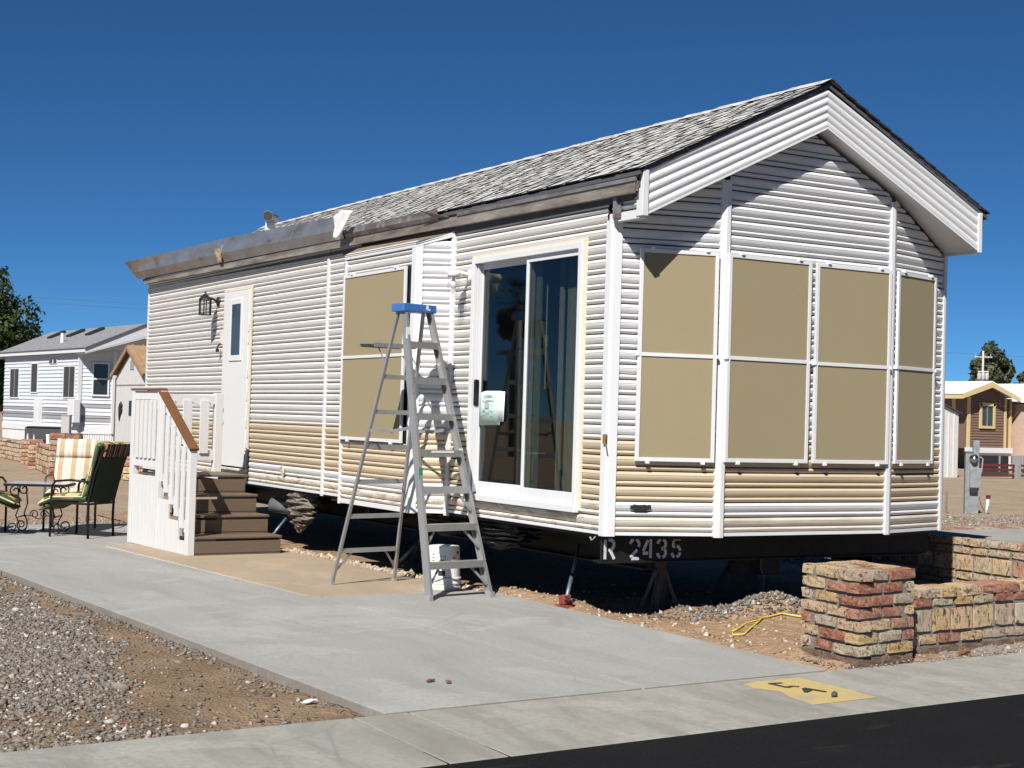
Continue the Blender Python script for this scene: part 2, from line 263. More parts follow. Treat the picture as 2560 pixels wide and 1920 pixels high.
# ------------------------------------------------------------------ builders
OFF = {}
class MB:
    def __init__(s): s.v = []; s.f = []; s.mi = []; s.cur = 0
    def add(s, vs, fs):
        o = len(s.v); s.v += [tuple(p) for p in vs]; s.f += [tuple(o+i for i in f) for f in fs]; s.mi += [s.cur]*len(fs); return s
    def box(s, x0, y0, z0, x1, y1, z1):
        x0, x1 = min(x0, x1), max(x0, x1); y0, y1 = min(y0, y1), max(y0, y1); z0, z1 = min(z0, z1), max(z0, z1)
        return s.add([(x0, y0, z0), (x1, y0, z0), (x1, y1, z0), (x0, y1, z0), (x0, y0, z1), (x1, y0, z1), (x1, y1, z1), (x0, y1, z1)],
                     [(0, 3, 2, 1), (4, 5, 6, 7), (0, 1, 5, 4), (1, 2, 6, 5), (2, 3, 7, 6), (3, 0, 4, 7)])
    def obox(s, c, ax, ay, az, hx, hy, hz):
        c = Vector(c); ax = Vector(ax).normalized()*hx; ay = Vector(ay).normalized()*hy; az = Vector(az).normalized()*hz
        vs = [c+ax*i+ay*j+az*k for k in (-1, 1) for i, j in ((-1, -1), (1, -1), (1, 1), (-1, 1))]
        return s.add(vs, [(0, 3, 2, 1), (4, 5, 6, 7), (0, 1, 5, 4), (1, 2, 6, 5), (2, 3, 7, 6), (3, 0, 4, 7)])
    def bar(s, p, q, w, h, up=(0, 0, 1)):
        p = Vector(p); q = Vector(q); d = (q-p); L = d.length; d.normalize(); up = Vector(up)
        if abs(d.dot(up)) > .98: up = Vector((0, 1, 0))
        sd_ = d.cross(up).normalized(); u2 = sd_.cross(d).normalized()
        return s.obox((p+q)/2, d, sd_, u2, L/2, w/2, h/2)
    def prism(s, pts, vec):
        n = len(pts); vec = Vector(vec); a = [Vector(p) for p in pts]; b = [p+vec for p in a]
        return s.add(a+b, [tuple(range(n))[::-1], tuple(range(n, 2*n))] + [(i, (i+1) % n, n+(i+1) % n, n+i) for i in range(n)])
    def quad(s, *p): return s.add(p, [tuple(range(len(p)))])
    def tube(s, path, r, n=8, close=False):
        path = [Vector(p) for p in path]; m_ = len(path); rs = r if isinstance(r, (list, tuple)) else [r]*m_
        vs = []; prev = None
        for i, p in enumerate(path):
            if close: d = path[(i+1) % m_]-path[i-1]
            else: d = path[min(i+1, m_-1)]-path[max(i-1, 0)]
            d = d.normalized() if d.length > 1e-9 else Vector((0, 0, 1))
            if prev is None: u = d.orthogonal().normalized()
            else: u = (prev-d*prev.dot(d)); u = u.normalized() if u.length > 1e-6 else d.orthogonal().normalized()
            prev = u; w = d.cross(u)
            vs += [p+(u*math.cos(2*math.pi*k/n)+w*math.sin(2*math.pi*k/n))*rs[i] for k in range(n)]
        fs = [(i*n+k, i*n+(k+1) % n, ((i+1) % m_)*n+(k+1) % n, ((i+1) % m_)*n+k) for i in range(m_ if close else m_-1) for k in range(n)]
        if not close: fs += [tuple(range(n))[::-1], tuple(range((m_-1)*n, m_*n))]
        return s.add(vs, fs)
    def lathe(s, c, prof, n=20, axis=(0, 0, 1)):
        ax = Vector(axis).normalized(); u = ax.orthogonal().normalized(); w = ax.cross(u); c = Vector(c)
        vs = [c+ax*h+(u*math.cos(2*math.pi*k/n)+w*math.sin(2*math.pi*k/n))*r for r, h in prof for k in range(n)]
        m_ = len(prof); fs = [(i*n+k, i*n+(k+1) % n, (i+1)*n+(k+1) % n, (i+1)*n+k) for i in range(m_-1) for k in range(n)]
        fs += [tuple(range(n))[::-1], tuple(range((m_-1)*n, m_*n))]
        return s.add(vs, fs)
    def build(s, name, mat, parent=None, smooth=False, bevel=0.0, fix=True, kind=None):
        me = bpy.data.meshes.new(name); off = OFF.get(parent.name, Vector()) if parent else Vector()
        me.from_pydata([tuple(Vector(p)-off) for p in s.v], [], s.f)
        mats = mat if isinstance(mat, (list, tuple)) else [mat]
        for k in mats: me.materials.append(MT[k])
        if len(mats) > 1: me.polygons.foreach_set('material_index', s.mi)
        if fix:
            b = bmesh.new(); b.from_mesh(me); bmesh.ops.recalc_face_normals(b, faces=b.faces); b.to_mesh(me); b.free()
        if smooth: me.polygons.foreach_set('use_smooth', [True]*len(me.polygons))
        me.update(); o = bpy.data.objects.new(name, me); C.objects.link(o)
        if parent: o.parent = parent; OFF[o.name] = off
        if bevel:
            bv = o.modifiers.new('bevel', 'BEVEL'); bv.width = bevel; bv.segments = 2; bv.limit_method = 'ANGLE'; bv.angle_limit = R(40)
        if kind: o['kind'] = kind
        return o
def mb(): return MB()
def slab(pts, depth, parent, top, edge='concrete_edge'):
    o = MB(); n = len(pts); o.prism(pts, (0, 0, -depth)); o.mi = [0, 0]+[1]*n
    return o.build('concrete_slab', [top, edge], parent, bevel=.005)
def thing(name, label, cat, loc=(0, 0, 0), group=None):
    o = bpy.data.objects.new(name, None); o.empty_display_size = .1; C.objects.link(o); o.location = loc
    o['label'] = label; o['category'] = cat
    if group: o['group'] = group
    OFF[o.name] = Vector(loc); return o
def tag(o, label, cat, group=None):
    o['label'] = label; o['category'] = cat
    if group: o['group'] = group
    return o
def copy_tree(o, parent=None):
    c = o.copy(); C.objects.link(c); c.parent = parent; OFF[c.name] = OFF.get(o.name, Vector())
    for ch in list(o.children): copy_tree(ch, c)
    return c
def dist2(p, q): return math.hypot(p[0]-q[0], p[1]-q[1])

ICO = None
def ico():
    global ICO
    if ICO is None:
        b = bmesh.new(); bmesh.ops.create_icosphere(b, subdivisions=1, radius=1.0)
        ICO = (np.array([v.co[:] for v in b.verts]), np.array([[v.index for v in f.verts] for f in b.faces])); b.free()
    return ICO
def big_mesh(name, V, F, mat, parent=None, rnd=None, kind='stuff', smooth=False):
    me = bpy.data.meshes.new(name); off = np.array(OFF.get(parent.name, Vector())) if parent else np.zeros(3)
    V = np.asarray(V, dtype=np.float32)-off.astype(np.float32); k = F.shape[1]
    me.vertices.add(len(V)); me.vertices.foreach_set('co', V.ravel())
    me.loops.add(F.size); me.loops.foreach_set('vertex_index', F.ravel().astype(np.int32))
    me.polygons.add(len(F)); me.polygons.foreach_set('loop_start', np.arange(0, F.size, k, dtype=np.int32)); me.polygons.foreach_set('loop_total', np.full(len(F), k, dtype=np.int32))
    if rnd is not None:
        a = me.attributes.new('rnd', 'FLOAT', 'POINT'); a.data.foreach_set('value', rnd.astype(np.float32))
    me.materials.append(MT[mat]); me.update(calc_edges=True)
    if smooth: me.polygons.foreach_set('use_smooth', [True]*len(me.polygons))
    o = bpy.data.objects.new(name, me); C.objects.link(o)
    if parent: o.parent = parent
    if kind: o['kind'] = kind
    return o
OCT = (np.array([(1, 0, 0), (-1, 0, 0), (0, 1, 0), (0, -1, 0), (0, 0, 1), (0, 0, -1)], float), np.array([(0, 2, 4), (2, 1, 4), (1, 3, 4), (3, 0, 4), (2, 0, 5), (1, 2, 5), (3, 1, 5), (0, 3, 5)]))
def pebbles(name, pts, sizes, mat, flat=.6, parent=None, ang=True):
    V0, F0 = OCT if ang else ico(); n = len(pts); nv = len(V0)
    sc = sizes[:, None]*RNG.uniform(.6, 1.35, (n, 3)); sc[:, 2] *= flat
    an = RNG.uniform(0, 6.283, n); jit = 1+RNG.uniform(-.28, .28, (n, nv, 1))
    P = (V0[None]*jit+RNG.uniform(-.34, .34, (n, nv, 3))*(1 if ang else 0))*sc[:, None, :]*(1.15 if ang else 1)
    tl = RNG.uniform(-.5, .5, n); ct, st = np.cos(tl)[:, None], np.sin(tl)[:, None]
    x, z = P[..., 0]*ct-P[..., 2]*st, P[..., 0]*st+P[..., 2]*ct; P[..., 0] = x; P[..., 2] = z
    ca, sa = np.cos(an)[:, None], np.sin(an)[:, None]; x, y = P[..., 0]*ca-P[..., 1]*sa, P[..., 0]*sa+P[..., 1]*ca; P[..., 0] = x; P[..., 1] = y
    P += np.asarray(pts)[:, None, :]
    F = (F0[None]+(np.arange(n)*nv)[:, None, None]).reshape(-1, 3)
    return big_mesh(name, P.reshape(-1, 3), F, mat, parent, np.repeat(RNG.uniform(0, 1, n), nv))
def vnoise(x, y, s, seed=0):
    x = np.asarray(x)*s; y = np.asarray(y)*s; xi = np.floor(x).astype(int); yi = np.floor(y).astype(int); fx = x-xi; fy = y-yi
    def h(a, b): return (np.sin(a*127.1+b*311.7+seed*74.7)*43758.5453) % 1.0
    fx = fx*fx*(3-2*fx); fy = fy*fy*(3-2*fy)
    return (h(xi, yi)*(1-fx)+h(xi+1, yi)*fx)*(1-fy)+(h(xi, yi+1)*(1-fx)+h(xi+1, yi+1)*fx)*fy
def fnoise(x, y, s, seed=0): return .55*vnoise(x, y, s, seed)+.3*vnoise(x, y, s*2.1, seed+3)+.15*vnoise(x, y, s*4.3, seed+7)

# ================================================================== GROUND
mb().quad((-1500, -1500, -.09), (1500, -1500, -.09), (1500, 2500, -.09), (-1500, 2500, -.09)).build('ground', 'desert_ground', kind='structure', fix=False)
def jy(x): return -2.40+.066*x            # back edge of the kerb strip
def ry(x): return -3.19+.065*x            # edge of the road
def sheet(name, x0, x1, y0, y1, nx, ny, zf, mat, mask=None, kind='structure'):
    X, Y = np.meshgrid(np.linspace(x0, x1, nx), np.linspace(y0, y1, ny)); Z = zf(X, Y)
    V = np.stack([X.ravel(), Y.ravel(), Z.ravel()], 1); I = np.arange(nx*ny).reshape(ny, nx)
    F = np.stack([I[:-1, :-1].ravel(), I[:-1, 1:].ravel(), I[1:, 1:].ravel(), I[1:, :-1].ravel()], 1)
    return big_mesh(name, V, F, mat, None, None, kind, True)
# road
rb = mb(); xs = [-40+i*.5 for i in range(68)]+[-6+i*.025 for i in range(401)]+[4.5+i*.5 for i in range(80)]
for i in range(len(xs)-1):
    a, b_ = xs[i], xs[i+1]; wob = lambda q: .012*math.sin(q*7.3)+.011*math.sin(q*19.1)+.010*math.sin(q*41)+.007*math.sin(q*97)
    rb.add([(a, ry(a)-9, -.03), (b_, ry(b_)-9, -.03), (b_, ry(b_)+wob(b_), -.016), (a, ry(a)+wob(a), -.016)], [(0, 1, 2, 3)])
rb.build('road', 'asphalt', kind='structure', fix=False)
# kerb strip: slabs between road and lots
kb = bpy.data.objects.new('kerb_strip', None); C.objects.link(kb); kb['kind'] = 'structure'; OFF[kb.name] = Vector()
cuts = [-16, -12.2, -8.2, -3.25, -2.93, 1.9, 6.5, 11, 16, 24]
for i in range(len(cuts)-1):
    a, b_ = cuts[i]+.006, cuts[i+1]-.006
    mb().prism([(a, ry(a)-.25, -.012), (b_, ry(b_)-.25, -.012), (b_, jy(b_)-.012, -.004), (a, jy(a)-.012, -.004)], (0, 0, -.11)).build('concrete_slab', 'concrete_curb', kb, bevel=.006)
mb().prism([(-16, ry(-16)-.2, -.02), (24, ry(24)-.2, -.02), (24, jy(24)+.02, -.02), (-16, jy(-16)+.02, -.02)], (0, 0, -.1)).build('joint_filler', 'joint_dark', kb)
# driveway of separate slabs
dv = bpy.data.objects.new('driveway', None); C.objects.link(dv); dv['kind'] = 'structure'; OFF[dv.name] = Vector()
def lx(y): return -3.19-.052*y            # left edge
def mx(y): return -1.415-.012*y if y < 1.97 else -1.535-.078*(y-1.96)
def rx(y): return .10
rows = [-2.5, -.22, 1.97, 4.25, 6.8, 9.86]
for i in range(5):
    y0, y1 = rows[i]+.005, rows[i+1]-.005; f0 = (lambda x: jy(x)+.004) if i == 0 else (lambda x: y0)
    slab([(lx(y0), f0(lx(y0)), 0), (mx(y0)-.009, f0(mx(y0)), 0), (mx(y1-.01)-.009, y1, 0), (lx(y1), y1, 0)], .13, dv, 'concrete')
slab([(mx(-2.3)+.006, jy(-1.4)+.004, 0), (rx(0)-.03, jy(.1)+.004, 0), (rx(0), -.15, 0), (mx(-.2)+.006, -.215, 0)], .13, dv, 'concrete')
slab([(mx(-.2)+.006, -.205, 0), (rx(0), -.14, 0), (rx(0)+.02, 1.955, 0), (mx(1.96)+.006, 1.955, 0)], .13, dv, 'concrete')
slab([(mx(6.81)+.006, 6.81, 0), (-.32, 6.81, 0), (-.5, 9.855, 0), (mx(9.85)+.006, 9.855, 0)], .13, dv, 'concrete')
mb().prism([(-9, 4.6, -.004), (lx(4.6)-.006, 4.6, -.004), (lx(9.86)-.006, 9.86, -.004), (-9, 9.86, -.004)], (0, 0, -.12)).build('concrete_slab', 'concrete', dv, bevel=.005)
mb().prism([(mx(-2.3), jy(-1.4)+.01, -.005), (rx(0)-.03, jy(.1)+.01, -.005), (rx(0), 1.96, -.005), (mx(1.96)-.02, 1.96, -.005), (mx(9.8), 9.8, -.005), (mx(9.8)-.03, 9.8, -.005), (mx(2.2)-.03, 2.2, -.005), (mx(1.9)-.03, 1.9, -.005)], (0, 0, -.1)).build('joint_filler', 'joint_sand', dv)
for yy in (-.22, 1.97): mb().box(lx(yy)+.02, yy-.01, -.1, mx(yy)-.05, yy+.01, -.0055).build('joint_filler', 'joint_sand', dv)
pt = mb().prism([(-1.528, 1.975, .003), (-.02, 1.965, .003), (-.27, 6.8, .003), (-1.885, 6.8, .003)], (0, 0, -.13)).build('patio_slab', 'concrete_tan', None, bevel=.006, kind='structure')
# dirt beside and under the house
def zdirt(x, y):
    e = np.clip((x-.10)/.25, 0, 1); ridge = .055*np.exp(-((x-.28-.1*np.sin(y*2.2))/.2)**2)*(y < 2.2)*(.35+fnoise(x, y, 2.5, 5))
    heap = .14*np.exp(-(((x-1.62)/.42)**2+((y-.03)/.15)**2))+.07*np.exp(-(((x-2.5)/.6)**2+((y-.0)/.16)**2))+.07*np.exp(-(((x-.95)/.35)**2+((y-.22)/.14)**2))
    hollow = -.09*np.exp(-(((x-.62)/.25)**2+((y-.62)/.3)**2))
    return -.055+.035*e+ridge+heap+hollow+.035*(fnoise(x, y, 5, 1)-.5)+.05*(fnoise(x, y, 1.2, 2)-.5)*e
sheet('dirt', .06, 5.1, -2.42, 2.4, 200, 180, lambda x, y: np.where(y < jy(x)+.03, -.06, zdirt(x, y)), 'dirt')
sheet('dirt', -.45, 4.6, 2.39, 12.6, 60, 110, lambda x, y: -.045+.03*(fnoise(x, y, 3, 1)-.5)-.03*(x < -.1), 'dirt')
# left lot: brown dirt sheet with gravel
def zl(x, y): return -.05+.03*(fnoise(x, y, 2.2, 4)-.5)
sheet('dirt', -9, -3.0, -3.0, 5.4, 160, 200, lambda x, y: np.where((y < jy(x)+.02) | (x > lx(y)+.02), -.12, zl(x, y)), 'dirt_brown')
def scatter(n, x0, x1, y0, y1, keep):
    x = RNG.uniform(x0, x1, n); y = RNG.uniform(y0, y1, n); k = keep(x, y); return x[k], y[k]
YB = np.array([-2.62, -2.43, -2.0, -1.3, .15, 1.34, 2.1, 3.8, 5.4]); XB = np.array([-3.62, -3.98, -4.12, -4.0, -3.66, -3.52, -3.62, -3.6, -3.7])
def keepL(x, y):
    xb = np.interp(y, YB, XB)+.28*(fnoise(x, y, 2.6, 21)-.5)+.12*(fnoise(x, y, 9, 22)-.5)
    d = np.clip((xb-x)/.16+.5, 0, 1)*np.clip(.50+1.7*(fnoise(x, y, 1.5, 33)-.40), .14, 1)
    edge = .75*np.exp(-((x-lx(y)+.07)/.045)**2)*np.clip(2.2*(fnoise(x, y, 2.2, 8)-.25), .15, 1); kerb = .8*np.exp(-((y-jy(x)-.07)/.09)**2)*(x < -3.4)
    dens = np.clip(np.maximum(np.maximum(d, edge), kerb), .035, 1)
    return (y > jy(x)+.02) & (x < lx(y)-.01) & (RNG.uniform(0, 1, len(x)) < dens)
x, y = scatter(105000, -6.9, -3.0, -2.95, 5.2, keepL)
pebbles('gravel', np.stack([x, y, zl(x, y)+.003], 1), RNG.gamma(6, .0014, len(x))+.0035, 'gravel_grey')
x, y = scatter(900, -7.0, -3.0, -2.95, 4.8, lambda x, y: (y > jy(x)+.03) & (x < lx(y)-.03) & (RNG.uniform(0, 1, len(x)) < np.where(x < np.interp(y, YB, XB), 1, .3)))
pebbles('gravel', np.stack([x, y, zl(x, y)+.006], 1), RNG.gamma(5, .0024, len(x))+.008, 'gravel_grey', .6, None, False)
# gravel heap and crumbs along the slab edge under the front of the house
x, y = scatter(16000, .5, 3.9, -.4, .8, lambda x, y: RNG.uniform(0, 1, len(x)) < np.clip(np.exp(-(((x-2.0)/.85)**2+((y-.06)/.17)**2))*1.5, 0, .95))
pebbles('gravel', np.stack([x, y, zdirt(x, y)+.006], 1), RNG.gamma(6, .0017, len(x))+.004, 'gravel_grey', .75)
x, y = scatter(2600, .10, 3.3, -2.2, 2.2, lambda x, y: (y > jy(x)+.05) & (RNG.uniform(0, 1, len(x)) < .25+.6*np.exp(-((x-.3)/.2)**2)))
pebbles('gravel', np.stack([x, y, zdirt(x, y)+.003], 1), RNG.gamma(4, .0026, len(x))+.003, 'gravel_tan', .7)
t = RNG.uniform(0, 1, 900); y = 1.9+t*3.95; x = -.02-.05*(y-1.96)+RNG.normal(.03, .035, 900); k = x > -.02-.052*(y-1.96)-.02
pebbles('gravel', np.stack([x[k], y[k], np.full(k.sum(), .006)], 1), RNG.gamma(5, .003, k.sum())+.006, 'gravel_tan', .8)
# gravel far right and far left, coarse crumbs on the back lot
x, y = scatter(17000, 5.2, 20, 2, 13.5, lambda x, y: RNG.uniform(0, 1, len(x)) < np.clip((13.0-.1*x-y)/2.0, 0, 1))
pebbles('gravel', np.stack([x, y, np.full(len(x), -.085)], 1), RNG.gamma(6, .0025, len(x))+.010, 'gravel_far', .6)
x, y = scatter(5200, -4, 1.2, 9.9, 13.2, lambda x, y: RNG.uniform(0, 1, len(x)) < np.clip(1.1-(y-9.9)/2.6, 0, 1))
pebbles('gravel', np.stack([x, y, np.full(len(x), -.085)], 1), RNG.gamma(6, .0018, len(x))+.006, 'gravel_far', .6)
# loose sand and mortar crumbs by the brick wall
def zs(x, y): return -.02+.06*np.exp(-((y-jy(x)-.42)/.12)**2)*(.4+fnoise(x, y, 5, 9))+.03*(fnoise(x, y, 9, 4)-.5)
sheet('sand', .86, 4.2, -2.4, -1.8, 150, 50, lambda x, y: np.where(y < jy(x)+.03+.08*fnoise(x, x*0, 3, 2), -.05, zs(x, y)), 'concrete_edge')
x, y = scatter(2400, .2, 4.0, -2.52, -1.9, lambda x, y: (y > jy(x)-.05))
pebbles('gravel', np.stack([x, y, np.where(x > .9, np.where(y > jy(x)+.05, zs(x, y), 0), .002)], 1), RNG.gamma(3, .0019, len(x))+.002, 'gravel_far', .7)
# painted lot mark on the kerb
def kz(x, y): return -.004-.008*max(0, min(1, (jy(x)-y)/(jy(x)-ry(x)+.25)))
def flat_poly(name, pts, z, mat): return mb().prism([(p[0], p[1], kz(p[0], p[1])+z) for p in pts], (0, 0, -.0015)).build(name, mat, kind='structure')
flat_poly('painted_marking', [(-.768, -2.60), (-.62, -2.55), (-.288, -2.535), (-.27, -2.8), (-.283, -3.19), (-.5, -3.205), (-.79, -3.225), (-.76, -3.0), (-.70, -2.85), (-.78, -2.7)], .003, 'yellow_paint')
sg = mb()
for p, q in (((-.515, -2.652), (-.60, -2.645)), ((-.60, -2.64), (-.582, -2.782)), ((-.585, -2.778), (-.528, -2.755)), ((-.532, -2.752), (-.498, -2.784))): sg.bar((p[0], p[1], kz(*p)+.005), (q[0], q[1], kz(*q)+.005), .028, .0015)
sg.prism([(a, b, kz(a, b)+.006) for a, b in ((-.521, -2.83), (-.592, -2.93), (-.575, -2.945), (-.508, -2.905))], (0, 0, -.0015)); sg.bar((-.507, -2.832, kz(-.5, -2.83)+.0068), (-.462, -2.968, kz(-.46, -2.97)+.0068), .028, .0015)
sg.build('painted_marking', 'label_black', kind='structure')
stn = Mat('oil_stain', .9); stn.set('Base Color', (.16, .155, .145, 1)); stn.set('Alpha', stn.ramp(stn.noise(9, 5, .7, stn.co((1, .4, 1))), [(.5, K), (.7, g(.55))])); MT['oil_stain'] = stn.m
# leaf and brick scraps on the concrete
def scrap(name, loc, sx, sy, sz, mat, label, cat, rz=0):
    o = mb(); V0, F0 = ico(); o.add([(v[0]*sx*(1+.3*math.sin(i*7)), v[1]*sy*(1+.3*math.cos(i*5)), v[2]*sz) for i, v in enumerate(V0)], [tuple(f) for f in F0])
    q = o.build(name, mat); q.location = loc; q.rotation_euler = (0, 0, rz); return tag(q, label, cat)
scrap('dry_leaf', (-2.44, -1.90, .012), .035, .018, .008, 'brick_brown', 'curled dead leaf on the pale driveway, left one of a pair', 'leaf', .4)
scrap('dry_leaf', (-2.36, -1.97, .012), .026, .020, .008, 'brick_red', 'reddish dead leaf on the pale driveway, right one of a pair', 'leaf', 1.4)
scrap('brick_chip', (1.42, -2.24, .015), .07, .025, .018, 'brick_red', 'flat red brick chip lying on the kerb below the low brick wall', 'brick chip', .1)
scrap('pale_stone', (1.115, -.19, -.005), .03, .03, .03, 'brick_yellow', 'pale yellow stone on the dirt beside the yellow cord', 'stone')
scrap('dark_stone', (-.52, -3.10, .012), .02, .02, .018, 'dark_grey', 'dark pebble on the yellow painted kerb mark at the road edge', 'stone')
scrap('white_scrap', (-3.22, -2.02, -.03), .05, .02, .012, 'white_plastic', 'small white plastic scrap at the driveway edge by the kerb', 'litter', .3)

# ================================================================== THE MOBILE HOME
H = thing('mobile_home', 'large white gabled mobile home with tan window screens raised on jacks in the middle', 'mobile home', (0, 0, 0))
ZB, P0 = .639, .1153
Wd, A_, B_ = 3.498, .871, .248
RZ = lambda x: 4.27-.49*abs(x-1.755)          # roof surface
PROF = [(0, -.004), (.03, -.004), (.045, .009), (.14, .0165), (.23, .019), (.26, .0155), (.30, .0168), (.42, .0135), (.52, .008), (.60, .002), (.612, -.005), (.655, -.005), (.668, .007), (.73, .0145), (.80, .0155), (.88, .010), (.945, .003), (.955, -.005), (1, -.005)]
def plank(A, B, n, z1, h=P0, mat='siding_front', z0min=-9):
    n = Vector((n[0], n[1], 0)).normalized(); vs = []
    for t, d in PROF:
        z = z1-t*h; a = A(z); b = B(z); vs += [Vector((a[0], a[1], z))+n*d, Vector((b[0], b[1], z))+n*d]
    k = len(PROF); o = mb(); o.add(vs, [(2*i, 2*i+2, 2*i+3, 2*i+1) for i in range(k-1)])
    return o.build('siding_plank', mat, H, fix=False)
ZC0 = .895-2*P0
def courses(ztop): return [ZC0+P0*(i+1) for i in range(int(math.ceil((ztop-ZC0)/P0-1e-6)))]
def band(z1, base):                            # material of the course whose top is z1
    zc = z1-P0/2
    if base == 'siding_front' and zc < .78: return 'siding_low'
    return 'siding_beige' if .895 < zc < 1.356 else base
BX = -.28                                      # bay face
# openings on the side wall: (y0, y1, z0, z1)
OPEN = [(7.56, 8.58, ZB, 2.985), (.335, 2.14, ZB+.17, 2.905)]
ZS = 3.22
for z1 in courses(ZS):
    zc = z1-P0/2; segs = [(.055, 2.53), (4.55, 5.325), (5.375, 11.79)]
    for (y0, y1, za, zb) in OPEN:
        if za < zc < zb:
            new = []
            for a, b_ in segs:
                if y1 <= a or y0 >= b_: new.append((a, b_)); continue
                if a < y0-.01: new.append((a, y0))
                if b_ > y1+.01: new.append((y1, b_))
            segs = new
    for a, b_ in segs:
        mt = band(z1, 'siding_side')
        if zc < .895 and b_ < 2.6: mt = 'siding_worn'
        elif zc < .78: mt = 'siding_worn'
        plank(lambda z, q=b_: (0, q), lambda z, q=a: (0, q), (-1, 0), z1, mat=mt)
    if zc < 3.05:                               # bay: main face and angled facet
        if not (1.27 < zc < 2.80): plank(lambda z: (BX, 4.28), lambda z: (BX, 2.71), (-1, 0), z1, mat=band(z1, 'siding_side' if zc > .78 else 'siding_worn'))
    if zc < 3.14:
        plank(lambda z: (BX+.02, 2.705), lambda z: (-.005, 2.54), (-.17, -.275), z1, mat=band(z1, 'siding_front' if zc > .78 else 'siding_worn'))
# cheek under the overhang
for z1 in courses(ZS)[-2:]: plank(lambda z: (0, .0), lambda z: (0, -.335), (-1, 0), z1, mat='siding_side')
# front facets
n_l = Vector((-B_, -A_, 0)).normalized(); n_r = Vector((B_, -A_, 0)).normalized()
def tl(z): return max(0.0, ((z-3.03)/.49)*1.0-.02)         # inset of the gable slope
for z1 in courses(3.86):
    if z1 < 3.52:
        def fa(z): x = max(.03, min(.85, (z-3.0)/.485)); return (x, -B_*x/A_)
        plank(fa, lambda z: (A_-.02, -B_+.006), n_l, z1, mat=band(z1, 'siding_front'))
        def fb(z): x = max(.03, min(.85, (z-3.0)/.485)); return (Wd-x, -B_*x/A_)
        plank(lambda z: (Wd-A_+.02, -B_+.006), fb, n_r, z1, mat=band(z1, 'siding_front'))
    def fc(z): return (max(A_+.03, (z-3.0)/.485), -B_)
    def fd(z): return (min(Wd-A_-.03, Wd-(z-3.0)/.485), -B_)
    plank(fc, fd, (0, -1), z1, mat=band(z1, 'siding_front'))
# bottom trim strips
o = mb().box(-.018, .03, ZB, .0, 2.52, ZC0).box(-.018, 4.55, ZB-.003, 0, 11.79, ZC0); o.build('bottom_trim', 'white_trim', H, bevel=.003)
mb().box(BX-.018, 2.71, ZB-.02, BX, 4.285, ZC0).build('bottom_trim', 'white_trim', H, bevel=.003)
mb().prism([(BX-.01, 2.70, ZB-.012), (-.012, 2.528, ZB-.012), (.0, 2.55, ZB-.012), (BX+.01, 2.72, ZB-.012)], (0, 0, .034)).build('bottom_trim', 'white_trim', H)
mb().prism([(0.02, -.02, ZB), (A_, -B_-.018, ZB), (A_, -B_, ZB), (.02, 0, ZB)], (0, 0, ZC0-ZB)).build('bottom_trim', 'white_trim', H)
mb().box(A_, -B_-.018, ZB, Wd-A_, -B_, ZC0).build('bottom_trim', 'white_trim', H)
mb().prism([(Wd-.02, -.02, ZB), (Wd-A_, -B_-.018, ZB), (Wd-A_, -B_, ZB), (Wd-.02, 0, ZB)], (0, 0, ZC0-ZB)).build('bottom_trim', 'white_trim', H)
# corner posts and battens
mb().prism([(-.026, .055, ZB-.01), (-.026, -.016, ZB-.01), (.0, -.026, ZB-.01), (.062, -.042, ZB-.01), (.062, -.01, ZB-.01), (.0, .055, ZB-.01)], (0, 0, 3.03-ZB)).build('corner_post', 'white_trim', H, bevel=.004)
mb().prism([(Wd+.03, .06, ZB-.01), (Wd+.03, -.012, ZB-.01), (Wd, -.03, ZB-.01), (Wd-.03, -.036, ZB-.01), (Wd-.03, 0, ZB-.01), (Wd, .06, ZB-.01)], (0, 0, 3.06-ZB)).build('corner_post', 'white_trim', H, bevel=.004)
for sx in (1, -1):
    px = A_ if sx > 0 else Wd-A_; zt = 3.40
    mb().prism([(px-.040*sx, -B_-.014, ZB-.012), (px-.004*sx, -B_-.034, ZB-.012), (px+.034*sx, -B_-.034, ZB-.012), (px+.034*sx, -B_, ZB-.012), (px-.040*sx, -B_+.02, ZB-.012)], (0, 0, zt-ZB)).build('corner_post', 'white_trim', H, bevel=.003)
mb().box(-.026, 5.325, ZB-.02, 0, 5.375, 3.24).build('batten', 'white_trim', H, bevel=.004)
mb().box(-.012, 11.77, ZB, .06, 11.83, 3.27).build('corner_post', 'white_trim', H, bevel=.004)
# bay trims
mb().box(BX-.02, 4.25, ZB-.03, BX+.03, 4.295, 3.05).build('batten', 'white_trim', H, bevel=.003)
mb().prism([(BX-.024, 2.80, ZB-.02), (BX-.024, 2.715, ZB-.02), (BX+.03, 2.675, ZB-.02), (BX+.03, 2.80, ZB-.02)], (0, 0, 3.06-ZB+.02)).build('corner_post', 'white_trim', H, bevel=.004)
mb().box(-.032, 2.50, ZB-.03, 0.0, 2.565, 3.17).build('corner_post', 'white_trim', H, bevel=.003)
mb().box(BX-.026, 2.72, 3.02, BX+.02, 4.29, 3.065).build('bay_cap_trim', 'white_trim', H, bevel=.003)
mb().prism([(BX-.02, 2.705, 3.03), (BX-.02, 2.705, 3.065), (-.02, 2.515, 3.165), (-.02, 2.515, 3.125)], (.03, .03, 0)).build('bay_cap_trim', 'white_trim', H)
mb().add([(BX-.03, 2.70, 3.066), (BX-.03, 4.31, 3.066), (.0, 4.6, 3.20), (.0, 2.50, 3.175)], [(0, 1, 2, 3)]).add([(BX-.03, 2.70, 3.05), (BX-.03, 4.31, 3.05), (.0, 4.6, 3.19), (.0, 2.50, 3.16)], [(0, 1, 2, 3)]).build('bay_roof', 'weathered_wood', H)
mb().prism([(BX, 4.28, ZB), (0, 4.55, ZB), (.02, 4.55, ZB), (BX+.02, 4.26, ZB)], (0, 0, 2.4)).build('bay_side_panel', 'siding_side', H)
